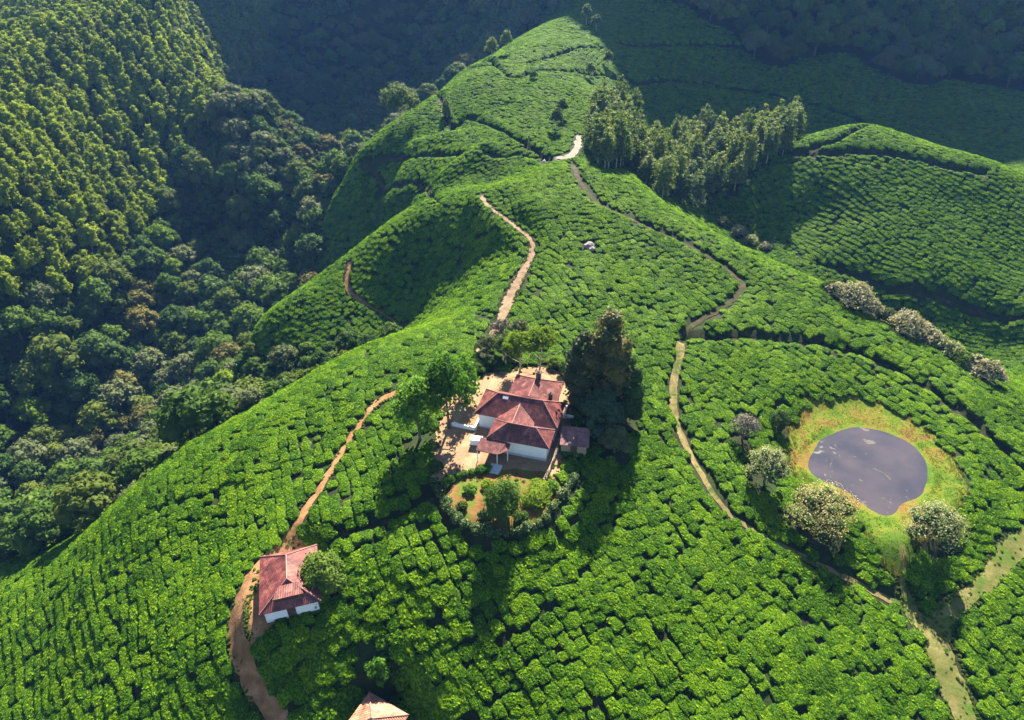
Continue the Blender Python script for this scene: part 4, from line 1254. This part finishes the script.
# ------------------------------------------------------------------ the forest
def forest():
    pk, bk = [], []
    for k in range(6):
        h = 8.6 + .8 * (k % 3); w = 5.2 + .4 * (k % 3)
        pk.append((crown_mesh('plantation_crown', spire_lobes(400 + k, w, h, 5, .25, .3), 760, .36, M['euc'], 400 + k, .72, .25, 0, .4), trunk_mesh('plantation_trunk', h * .8, .16, M['pale_bark'], 400 + k, 3)))
    mats = ['leaf_dark', 'leaf_mid', 'leaf_olive', 'leaf_grey', 'leaf_mid', 'leaf_dark', 'leaf_brown', 'leaf_olive', 'leaf_lime']
    desc = {'leaf_dark': 'dark green', 'leaf_mid': 'mid-green', 'leaf_olive': 'olive-yellow', 'leaf_grey': 'greyish green', 'leaf_brown': 'rusty brown', 'leaf_lime': 'bright lime-green'}
    for k, mt in enumerate(mats):
        w = 7.4 + .5 * (k % 4); h = 7.6 + .6 * (k % 3)
        bk.append((crown_mesh('forest_crown', dome_lobes(500 + k, w, h, 15, .28, .75), 1250, .34, M[mt], 500 + k, .78, .25, 0, .4), trunk_mesh('forest_trunk', h * .75, .24, M['bark'], 500 + k, 4), desc[mt]))
    # spread
    r = np.random.default_rng(77)
    cell, pts = {}, []
    def try_pts(xlo, xhi, ylo, yhi, n):
        x = r.uniform(xlo, xhi, n); y = r.uniform(ylo, yhi, n)
        k = is_forest(x, y); x, y = x[k], y[k]
        k = in_view(x, y, gm(x, y) + 5, 130, 90); x, y = x[k], y[k]
        u, v, d = project(x, y, gm(x, y))
        plant = (v < np.interp(u, [-200, 0, 100, 150, 190, 215, 260, 300], [345, 320, 290, 230, 170, 120, 90, -50])) & (x < -95) & (y > 125)
        far = y > 300
        for a, b, pl, fr in zip(x, y, plant, far):
            s = r.uniform(3.2, 4.4) if pl else (r.uniform(4.2, 7.4) if not fr else r.uniform(4.6, 7.2))
            ci, cj = int(a // 8), int(b // 8)
            if all((a - p[0]) ** 2 + (b - p[1]) ** 2 > (min(s, p[2])) ** 2 for di in (-1, 0, 1) for dj in (-1, 0, 1) for p in cell.get((ci + di, cj + dj), ())):
                cell.setdefault((ci, cj), []).append((a, b, s)); pts.append((a, b, s, pl, fr))
    try_pts(-260, 20, 30, 300, 60000); try_pts(-420, 60, 300, 620, 50000); try_pts(60, 420, 260, 560, 30000)
    A = np.array([(p[0], p[1], p[2]) for p in pts]); pl = np.array([p[3] for p in pts]); fr = np.array([p[4] for p in pts])
    z = gm(A[:, 0], A[:, 1]); u, v, d = project(A[:, 0], A[:, 1], z)
    vis = visible(A[:, 0], A[:, 1], z + 6.5)
    n = len(A); size = np.where(pl, r.uniform(.8, 1.15, n), np.minimum(A[:, 2] / 5.2, 1.4) * r.uniform(.85, 1.25, n))
    size = np.where((u > 238) & (v > 290) & (v < 420) & (d < 205) & ~pl, size * .5, size)          # only low scrub in the fold under the spur
    tone = vnoise(A[:, 0] / 11, A[:, 1] / 11) * .5 + .5
    kb = np.where(r.random(n) < .55, (tone * 9).astype(int) % 9, r.integers(0, 9, n)); kb = np.where((kb == 8) & (r.random(n) < .6), 1, kb); kb = np.where((kb == 6) & (r.random(n) < .5), 3, kb)
    kp = r.integers(0, 6, n); rz = r.uniform(0, 6.28, n)
    single = np.zeros(n, bool)
    for sel in (pl, ~pl):
        i = np.nonzero(sel & vis)[0]; single[i[np.argsort((d / np.maximum(size, .1))[i])[:300]]] = True
    for i in np.nonzero(single)[0]:
        b = (A[i, 0], A[i, 1], float(z[i]))
        if pl[i]:
            tree('plantation_tree', 'pointed yellow-green tree in the dense sunlit plantation on the left hillside', 'tree', b, *pk[kp[i]], 'plantation trees on the left hillside', rz[i], size[i])
        else:
            c, t, ds = bk[kb[i]]
            zone = 'in the shaded depths of the far valley' if d[i] > 235 else ('at the forest edge nearest the left border' if u[i] < 140 and v[i] > 380 else ('beside the tea spurs' if u[i] > 200 else 'in the middle of the valley forest'))
            tree('forest_tree', 'broad-crowned %s tree %s' % (ds, zone), 'tree', b, c, t, '%s trees %s' % (ds, zone), rz[i], (size[i], size[i], size[i] * 1.05))
    m = ~single
    zero = np.zeros(m.sum())
    idx = np.where(pl[m], kp[m], 6 + kb[m])
    scatter_object('distant_forest', np.stack([A[m, 0], A[m, 1], z[m] - .2], -1), np.stack([zero, zero, rz[m]], -1), np.stack([size[m]] * 3, -1), idx, [p[0] for p in pk] + [b[0] for b in bk])
    # low growth between the trunks
    q = np.concatenate([r.uniform((-260, 30), (20, 300), (52000, 2)), r.uniform((-330, 300), (60, 470), (16000, 2))]); q = q[is_forest(q[:, 0], q[:, 1])]
    q = q[in_view(q[:, 0], q[:, 1], gm(q[:, 0], q[:, 1]), 90, 60)]; nq = len(q); zz = np.zeros(nq)
    q = q[np.argsort(r.random(nq))][:14000]; nq = len(q); zz = np.zeros(nq)
    low = [crown_mesh('undergrowth', dome_lobes(600 + k, 3.4, 2.2, 7, .0, .8), 170, .34, M[mt], 600 + k, .8, .2) for k, mt in enumerate(('leaf_dark', 'leaf_mid', 'leaf_dark', 'leaf_olive'))]
    sc = r.uniform(.6, 1.5, nq)
    scatter_object('undergrowth', np.stack([q[:, 0], q[:, 1], gm(q[:, 0], q[:, 1]) - .2], -1), np.stack([zz, zz, r.uniform(0, 6.28, nq)], -1), np.stack([sc, sc, sc], -1), r.integers(0, 4, nq), low)
    print('FOREST', n, 'plantation', pl.sum(), 'vis', (pl & vis).sum(), (~pl & vis).sum())
# ------------------------------------------------------------------ buildings
def roof_faces(mb_faces, name, parent, mat, thick=0.10):
    """sloping sheets given as outlines; each gets thickness and a UV that runs along its eave"""
    V, F, UV = [], [], []
    for poly in mb_faces:
        P = [Vector(p) for p in poly]
        n = Vector((0, 0, 0))
        for i in range(len(P)): n += P[i].cross(P[(i + 1) % len(P)])
        n.normalize()
        if n.z < 0: P.reverse(); n = -n
        e = Vector((0, 0, 1)).cross(n)
        e = e.normalized() if e.length > 1e-4 else Vector((1, 0, 0)); s = n.cross(e)
        b = len(V); k = len(P)
        V += P + [p - Vector((0, 0, thick)) for p in P]
        F.append(list(range(b, b + k))); F.append(list(range(b + 2 * k - 1, b + k - 1, -1)))
        for i in range(k): F.append([b + i, b + k + i, b + k + (i + 1) % k, b + (i + 1) % k])
        UV += [(p.dot(e), p.dot(s)) for p in P] * 2
    me = bpy.data.meshes.new(name); me.from_pydata([v[:] for v in V], [], F); me.materials.append(mat)
    ul = me.uv_layers.new(name='UVMap')
    for l in me.loops: ul.data[l.index].uv = UV[l.vertex_index]
    me.update()
    return link(name, me, parent)


def capping(name, lines, parent, w=0.11):
    mb = MB()
    for a, b in lines: mb.tube([a, b], [w, w], 6)
    return link(name, mb.mesh(name, M['ridge']), parent)


def hip(x0, x1, y0, y1, ze, zr, ra, rb):
    """hip roof over a rectangle; ridge from ra to rb (x, y)"""
    A, B, C, D = (x0, y0, ze), (x1, y0, ze), (x1, y1, ze), (x0, y1, ze)
    a, b = (*ra, zr), (*rb, zr)
    if abs(rb[0] - ra[0]) >= abs(rb[1] - ra[1]):          # ridge along x
        return [[A, B, b, a], [B, C, b], [C, D, a, b], [D, A, a]], [(a, b), (A, a), (D, a), (B, b), (C, b)]
    return [[A, B, a], [B, C, b, a], [C, D, b], [D, A, a, b]], [(a, b), (A, a), (B, a), (C, b), (D, b)]


def wall_box(x0, x1, y0, y1, z0, z1, name, parent, mat=None):
    mb = MB(); mb.box(((x0 + x1) / 2, (y0 + y1) / 2, (z0 + z1) / 2), (x1 - x0, y1 - y0, z1 - z0))
    return link(name, mb.mesh(name, mat or M['white_wall']), parent)


def window(parent, x, y, z, w, h, face):
    """frame and pane set on a wall; face = outward direction 'f' (-y), 'b', 'l' (-x), 'r'"""
    fx = face in 'lr'; s = -1 if face in 'fl' else 1
    mb = MB(); t = .06
    for du, dz, ww, hh in ((0, h / 2, w, t), (0, -h / 2, w, t), (-w / 2, 0, t, h + t), (w / 2, 0, t, h + t), (0, 0, t * .7, h)):
        mb.box((x + (s * .03 if fx else du), y + (du if fx else s * .03), z + dz), (.06 if fx else ww, ww if fx else .06, hh))
    f = link('window', mb.mesh('window', M['wood']), parent)
    mb = MB(); mb.box((x + (s * .012 if fx else 0), y + (0 if fx else s * .012), z), (.02 if fx else w - t, w - t if fx else .02, h - t))
    link('pane', mb.mesh('pane', M['glass']), f)


def bungalow():
    zb = -0.15
    e = empty('bungalow', (-5.3, 72.9, zb), 'white-walled bungalow with worn red hipped roofs and two chimneys on the bare ridge-top yard', 'house', None, R(-15.5))
    # walls
    wall_box(.5, 11.4, .5, 5.2, -.2, 3.0, 'wall', e)
    wall_box(3.9, 10.2, 5.2, 9.6, -.2, 2.95, 'wall', e)
    wall_box(3.6, 11.2, -3.5, .5, -.2, 2.78, 'wall', e)
    f, l = hip(0, 11.9, 0, 5.7, 3.0, 5.0, (2.7, 2.85), (9.2, 2.85))
    roof_faces(f, 'roof', e, M['roof']); caps = list(l)
    f, l = hip(3.4, 10.7, 4.9, 10.2, 2.98, 5.02, (7.0, 3.2), (7.0, 7.4))
    f = [f[1], f[2], f[3]]; l = [l[0], l[3], l[4]]
    roof_faces(f, 'roof', e, M['roof']); caps += l
    f, l = hip(3.1, 11.7, -4.0, -.12, 2.75, 4.35, (5.5, -2.15), (9.4, -2.15))
    roof_faces(f, 'roof', e, M['roof']); caps += l
    # link roof from the front wing up into the main roof
    a, b = (6.1, -2.15, 4.37), (6.1, 2.05, 4.42)
    roof_faces([[a, b, (3.5, .1, 3.08), (3.5, -.6, 2.95)], [b, a, (8.7, -.6, 3.0), (8.7, .1, 3.1)]], 'roof', e, M['roof']); caps.append((a, b))
    capping('ridge_capping', [(Vector(p) + Vector((0, 0, .02)), Vector(q) + Vector((0, 0, .02))) for p, q in caps], e, .075)
    # porch roof with posts
    roof_faces([[(2.2, -6.1, 2.05), (5.2, -6.1, 2.05), (5.9, -4.02, 2.62), (2.2, -4.02, 2.62)], [(5.2, -6.1, 2.05), (6.4, -5.0, 2.05), (6.4, -4.02, 2.3), (5.9, -4.02, 2.62)]], 'porch_roof', e, M['roof'])
    for px, py in ((2.35, -5.95), (5.1, -5.95), (6.25, -4.9)):
        mb = MB(); mb.tube([(px, py, -.2), (px, py, 2.02)], [.06, .06], 8); link('porch_post', mb.mesh('porch_post', M['white_paint']), e)
    mb = MB(); mb.box((5.1, -6.75, .05), (1.5, 1.2, .5)); mb.box((5.1, -7.45, -.05), (1.3, .5, .3)); link('step', mb.mesh('step', M['concrete']), e)
    # chimneys
    for (x, y, h, z0, s) in ((7.3, 7.9, 1.35, 4.5, .62), (9.7, 5.3, 1.2, 3.3, .5)):
        mb = MB(); mb.box((x, y, z0 + h / 2), (s, s, h)); c = link('chimney', mb.mesh('chimney', M['soot']), e)
        mb = MB(); mb.box((x, y, z0 + h + .07), (s + .16, s + .16, .14)); mb.box((x, y, z0 + h + .22), (s * .5, s * .5, .16)); link('chimney_cap', mb.mesh('chimney_cap', M['soot']), c)
    # roof light patch, windows, door
    mb = MB(); n = Vector((0, -2.0, 2.85)).normalized()
    q = [Vector((3.5, 2.25, 0)), Vector((4.3, 2.25, 0)), Vector((4.3, 2.6, 0)), Vector((3.5, 2.6, 0))]
    for p in q: p.z = 3.0 + p.y * 2.0 / 2.85 + .06
    mb.add([p[:] for p in q] + [(p - Vector((0, 0, .05)))[:] for p in q], [(0,1,2,3),(7,6,5,4),(0,4,5,1),(1,5,6,2),(2,6,7,3),(3,7,4,0)])
    link('roof_light', mb.mesh('roof_light', M['concrete']), e)
    for y in (1.6, 3.8): window(e, .5, y, 1.5, .9, 1.2, 'l')
    for y in (1.6, 3.8): window(e, 11.4, y, 1.5, .9, 1.2, 'r')
    for y in (6.4, 8.4): window(e, 3.9, y, 1.5, .9, 1.2, 'l')
    mb = MB(); mb.box((5.2, -3.53, 1.0), (1.0, .06, 2.1)); d = link('door', mb.mesh('door', M['dark_wood']), e)
    mb = MB(); mb.tube([(5.55, -3.6, 1.0), (5.55, -3.6, 1.18)], [.025, .025], 6); link('handle', mb.mesh('handle', M['concrete']), d)
    # plinth under the eaves
    wall_box(.42, 11.48, .42, 5.28, -.25, .35, 'plinth', e, M['concrete'])
    wall_box(3.52, 11.28, -3.58, .42, -.25, .33, 'plinth', e, M['concrete'])
    wall_box(3.82, 10.28, 5.28, 9.68, -.25, .34, 'plinth', e, M['concrete'])
    L2W = Matrix.Translation((-5.3, 72.9, zb)) @ Matrix.Rotation(R(-15.5), 4, 'Z')
    # terrace wall and paved strip by the left end
    mb = MB()
    mb.box((-1.6, -.35, .28), (3.4, .22, .95)); mb.box((.1, .7, .25), (.25, 2.0, .9))
    for i in range(4): mb.box((-2.9 + .15 * i, -.35, .80), (.12, .28, .12))
    o = link('garden_wall', mb.mesh('garden_wall', M['white_wall'])); o.matrix_world = L2W; tag(o, 'low L-shaped whitewashed wall by the left end of the bungalow', 'wall')
    # tank
    t = empty('water_tank', L2W @ Vector((1.2, -2.9, 0)), 'white box-shaped tank standing on the sunny yard left of the front porch', 'tank', None, R(-10))
    mb = MB(); mb.box((0, 0, .62), (1.55, .85, .95)); link('tank_body', mb.mesh('tank_body', M['white_paint']), t)
    mb = MB(); mb.box((0, 0, 1.13), (1.66, .96, .07)); link('lid', mb.mesh('lid', M['white_paint']), t)
    for x, y in ((-.6, -.3), (.6, -.3), (.6, .3), (-.6, .3)):
        mb = MB(); mb.box((x, y, .06), (.14, .14, .18)); link('leg', mb.mesh('leg', M['concrete']), t)
    # rear terrace bits
    mb = MB(); mb.box((12.4, 5.6, .35), (1.5, .22, 1.0)); mb.box((11.75, 6.8, .35), (.22, 2.2, 1.0))
    o = link('garden_wall', mb.mesh('garden_wall', M['white_wall'])); o.matrix_world = L2W; tag(o, 'short white wall at the back right corner of the bungalow by the dark conifers', 'wall')
    # shed on the right
    sx, sy = 12.7, -1.9
    s = empty('shed', L2W @ Vector((sx, sy, 0)), 'small dull brown-roofed shed in the conifer shade right of the bungalow', 'shed', None, R(-8))
    wall_box(.2, 3.6, .2, 2.7, -.3, 2.0, 'wall', s, M['wood'])
    roof_faces([[(0, -.1, 2.0), (3.9, -.1, 2.0), (3.9, 2.9, 2.75), (0, 2.9, 2.75)]], 'roof', s, M['roof_shed'])
    mb = MB(); mb.box((1.9, .17, .9), (.9, .06, 1.8)); link('door', mb.mesh('door', M['dark_wood']), s)
    # fences
    def fence(label, pts, h=1.0, rails=2):
        P = [Vector((a.x, a.y, float(gm(a.x, a.y)))) for a in pts]; C = catmull(P, 1.25)
        f = empty('fence', C[0], label, 'fence')
        mb = MB(); o0 = C[0]
        for k in range(rails):
            zz = Vector((0, 0, h * (.45 + .45 * k)))
            for a, b in zip(C, C[1:]): mb.tube([a - o0 + zz, b - o0 + zz], [.035, .035], 5)
        link('rail', mb.mesh('rail', M['wood']), f)
        for p in C:
            mb = MB(); q = p - o0; mb.tube([q - Vector((0, 0, .3)), q + Vector((0, 0, h))], [.06, .05], 6); link('post', mb.mesh('post', M['wood']), f)
    fence('weathered wooden fence with rails along the right side of the bungalow', [ground(566, 420), ground(559, 444), ground(551, 468), ground(546, 482)])
    fence('second wooden rail fence running beside the narrow path right of the bungalow', [ground(558, 452), ground(552, 466), ground(543, 484)])
    fence('wooden fence along the upper left edge of the sunny yard', [ground(446, 400), ground(456, 388), ground(480, 371), ground(497, 359)], .9)
    # pale slab strip between the fences
    # hedge round the garden
    hp = catmull([Vector((p.x, p.y, 0)) for p in (ground(u, v) for u, v in ((434,482),(440,496),(448,510),(459,522),(476,531),(497,535),(520,532),(538,525),(550,514),(557,503),(566,490),(576,478)))], .75)
    r = random.Random(4); L = []
    for p in hp:
        z = float(gm(p.x, p.y)); rr = r.uniform(.35, .8); L.append(((p.x + r.uniform(-.2, .2), p.y + r.uniform(-.2, .2), z + rr * .75), (rr, rr, rr * 1.05)))
    o0 = Vector(L[0][0]); L = [(tuple(Vector(c) - o0), q) for c, q in L]
    o = link('garden_hedge', crown_mesh('garden_hedge', L, 6500, .12, M['hedge'], 88, .82, .18), None, o0); tag(o, 'lumpy hedge with pale-tipped leaves curving round the front garden of the bungalow', 'hedge')
    hp = catmull([Vector((p.x, p.y, 0)) for p in (ground(u, v) for u, v in ((446,486),(458,478),(472,474),(488,470)))], .75); L = []
    for p in hp:
        z = float(gm(p.x, p.y)); rr = r.uniform(.5, .75); L.append(((p.x, p.y, z + rr * .7), (rr, rr, rr)))
    o0 = Vector(L[0][0]); L = [(tuple(Vector(c) - o0), q) for c, q in L]
    o = link('garden_hedge', crown_mesh('garden_hedge', L, 1500, .12, M['oak'], 89, .82, .18), None, o0); tag(o, 'short green hedge between the sunny yard and the front garden', 'hedge')
    for x, y in [(p.x, p.y) for p in catmull([Vector((p.x, p.y, 0)) for p in (ground(u, v) for u, v in ((434,482),(448,510),(476,531),(520,532),(550,514),(576,478)))], 1.2)]: CLEAR.append((x, y, 1.3))


def huts():
    zt = float(gm(-27, 50.5))
    e = empty('hut', (-28.8, 45.8, zt), 'small white-walled hut with a patchy red hipped roof beside the red dirt road', 'house', None, R(16))
    W, D, ze, zr = 6.9, 8.4, 2.45, 4.35
    wall_box(.45, W - .45, .45, D - .45, -.5, ze, 'wall', e)
    f, l = hip(0, W, 0, D, ze, zr, (W / 2, 2.7), (W / 2, D - 2.2))
    roof_faces(f, 'roof', e, M['roof_hut']); capping('ridge_capping', [(Vector(p) + Vector((0, 0, .02)), Vector(q) + Vector((0, 0, .02))) for p, q in l], e, .075)
    # boarded gablet on the front slope, with its own little roof
    mb = MB()
    for i in range(7):
        x = W / 2 - 1.44 + .48 * i; mb.box((x, .78, ze + .86), (.45, .05, .84 - .02 * (i % 3)))
    link('gablet', mb.mesh('gablet', M['dark_wood']), e)
    roof_faces([[(W / 2 - 1.75, .6, ze + 1.30), (W / 2 + 1.75, .6, ze + 1.30), (W / 2 + 1.0, 2.1, ze + 1.62), (W / 2 - 1.0, 2.1, ze + 1.62)]], 'gablet_roof', e, M['roof_hut'], .06)
    mb = MB(); mb.box((3.4, .42, .9), (.95, .06, 1.95)); d = link('door', mb.mesh('door', M['dark_wood']), e)
    mb = MB(); mb.tube([(3.75, .36, .9), (3.75, .36, 1.05)], [.025, .025], 6); link('handle', mb.mesh('handle', M['concrete']), d)
    window(e, .45, 2.5, 1.3, .9, 1.0, 'l'); window(e, .45, 5.6, 1.3, .9, 1.0, 'l')
    # lower hut, mostly below the frame
    zt = float(gm(-14.5, 36.5))
    Wl = 5.5
    e = empty('hut', (-18.9, 36.0, zt), 'hut with a rust-orange sheet roof half cut off by the bottom edge', 'house', None, R(-28.5))
    wall_box(.4, Wl - .4, .4, Wl - .4, -.6, 2.4, 'wall', e)
    f, l = hip(0, Wl, 0, Wl, 2.4, 3.9, (Wl * .5 - .1, Wl * .5), (Wl * .5 + .1, Wl * .5))
    roof_faces(f, 'roof', e, M['roof_orange']); capping('ridge_capping', [(Vector(p) + Vector((0, 0, .02)), Vector(q) + Vector((0, 0, .02))) for p, q in l], e, .06)
    window(e, .4, 2.7, 1.3, .9, 1.0, 'l'); window(e, 2.7, Wl - .4, 1.3, .9, 1.0, 'b')


def stone(name, u, v, size, seed, label, mat='rock'):
    p = ground(u, v); rr = random.Random(seed)
    v_ = np.array([[*(Vector(q) * (1 + .35 * mnoise.noise(Vector(q) * 1.3 + Vector((seed, 0, 0)))))] for q in _IV]) * np.array(size)
    mb = MB(); mb.add(v_, _IF)
    o = link(name, mb.mesh(name, M[mat]), None, (p.x, p.y, p.z + size[2] * .35)); o.rotation_euler = (0, 0, rr.uniform(0, 3)); tag(o, label, 'rock'); clear_at(p, max(size[:2]) + .5)


def small_things():
    stone('boulder', 589, 247, (1.25, .8, .8), 3, 'pale grey boulder poking out of the tea on the hump above the bungalow')
    stone('boulder', 592, 250, (.8, .6, .55), 7, 'smaller grey boulder at the lower right of the pale one in the tea')
    stone('boulder', 544, 163, (.55, .45, .7), 11, 'pale stone at the left end of the white gravel road', 'concrete')
    # thin waterfall on the far wooded slope
    pts = [ground(u, v) for u, v in ((271, 57), (270, 63), (268, 70), (266, 78))]
    V = []; F = []
    dense = catmull(pts, .8)
    for i, p in enumerate(dense):
        w = .5 + .5 * i / len(dense) + .2 * math.sin(i * 1.7)
        for k in range(5): V.append((p.x + w * (k - 2) / 2, p.y - .9 * math.cos((k - 2) * .6), float(gm(p.x, p.y)) + 3.2))
    for i in range(len(dense) - 1):
        for k in range(4): F.append((i * 5 + k, i * 5 + k + 1, i * 5 + k + 6, i * 5 + k + 5))
    mb = MB(); mb.add(V, F); o = link('waterfall', mb.mesh('waterfall', M['white_paint'], True)); tag(o, 'thin white waterfall on the dark wooded slope at the upper left', 'waterfall')
    # grass and reeds on the pond bank
    def tufts(name, mat, n, ring, h, seed):
        r = np.random.default_rng(seed); P = []
        cx, cy = _pw.x, _pw.y
        while len(P) < n:
            i = r.integers(0, len(BANK)); a = POND[i]; b = BANK[i]; t = r.uniform(*ring)
            P.append(a + (b - a) * t + r.normal(0, .25, 2))
        P = np.array(P); z = gm(P[:, 0], P[:, 1]); V = []; F = []
        for (x, y), zz in zip(P, z):
            k = len(V)
            for j in range(5):
                a = r.random() * 6.28; L = h * r.uniform(.6, 1.3); lean = r.uniform(.1, .55) * L; w = .05
                d = np.array([math.cos(a), math.sin(a)]); pdir = np.array([-d[1], d[0]]) * w; bx = np.array([x, y]) + r.normal(0, .12, 2)
                b = len(V)
                V += [(*(bx - pdir), zz), (*(bx + pdir), zz), (*(bx + d * lean), zz + L)]; F.append((b, b + 1, b + 2))
        mb = MB(); mb.add(V, F); o = link(name, mb.mesh(name, M[mat])); tag(o, kind='stuff')
    tufts('bank_grass', 'grass', 3800, (.02, .98), .16, 1)
    tufts('bank_reeds', 'reed', 700, (.84, 1.08), .4, 2)
bungalow()
huts()
small_things()
single_trees()
groves()
forest()
plant_tea()
verge()
# ------------------------------------------------------------------ camera, sun, sky
cam = bpy.data.cameras.new('camera'); co = bpy.data.objects.new('camera', cam); COL.objects.link(co)
co.location = (0, 0, 100 * S)
co.rotation_euler = (R(90) - PITCH, 0, 0)
cam.sensor_width = 36.0; cam.lens = 36.0 * FPX / 1024.0
cam.clip_start = 0.5; cam.clip_end = 9000
scene.camera = co
sun = bpy.data.lights.new('sun', 'SUN'); so = bpy.data.objects.new('sun', sun); COL.objects.link(so)
sun.energy = 5.0; sun.angle = R(0.55); sun.color = (1.0, 0.90, 0.74)
so.rotation_euler = SUN_DIR.to_track_quat('Z', 'Y').to_euler()
so.location = (0, 0, 200)
world = bpy.data.worlds.new('World'); scene.world = world; world.use_nodes = True
nt = world.node_tree; nt.nodes.clear()
sky = nt.nodes.new('ShaderNodeTexSky'); sky.sky_type = 'NISHITA'; sky.sun_disc = False
sky.sun_elevation = SUN_EL; sky.sun_rotation = SUN_AZ; sky.altitude = 1500
bg = nt.nodes.new('ShaderNodeBackground'); bg.inputs['Strength'].default_value = 0.05
ow = nt.nodes.new('ShaderNodeOutputWorld')
nt.links.new(sky.outputs[0], bg.inputs[0]); nt.links.new(bg.outputs[0], ow.inputs[0])
scene.view_settings.view_transform = 'Standard'; scene.view_settings.look = 'None'
scene.view_settings.exposure = 2.52; scene.view_settings.gamma = 1.0
scene.render.engine = 'CYCLES'
scene.cycles.max_bounces = 6; scene.cycles.diffuse_bounces = 3; scene.cycles.glossy_bounces = 2
scene.cycles.transmission_bounces = 4; scene.cycles.transparent_max_bounces = 8; scene.cycles.volume_bounces = 0

# ------------------------------------------------------------------ the air of the valley
mb = MB(); zlo, zhi = float(HZ.min()) * S - 1.0, max(100 * S + 6.0, float(HZ[np.ix_((GY * S < 640) & (GY * S > -420), np.abs(GX * S) < 640)].max()) * S + 12)
mb.box((0, 110, (zlo + zhi) / 2), (1280, 1060, zhi - zlo))
hm = bpy.data.materials.new('air'); hm.use_nodes = True; nt = hm.node_tree; nt.nodes.clear()
pv = nt.nodes.new('ShaderNodeVolumePrincipled'); mo = nt.nodes.new('ShaderNodeOutputMaterial')
pv.inputs['Color'].default_value = (0.16, 0.40, 1.0, 1); pv.inputs['Density'].default_value = 0.000105; pv.inputs['Anisotropy'].default_value = 0.2
nt.links.new(pv.outputs[0], mo.inputs['Volume'])
tag(link('haze', mb.mesh('haze', hm)), kind='stuff')
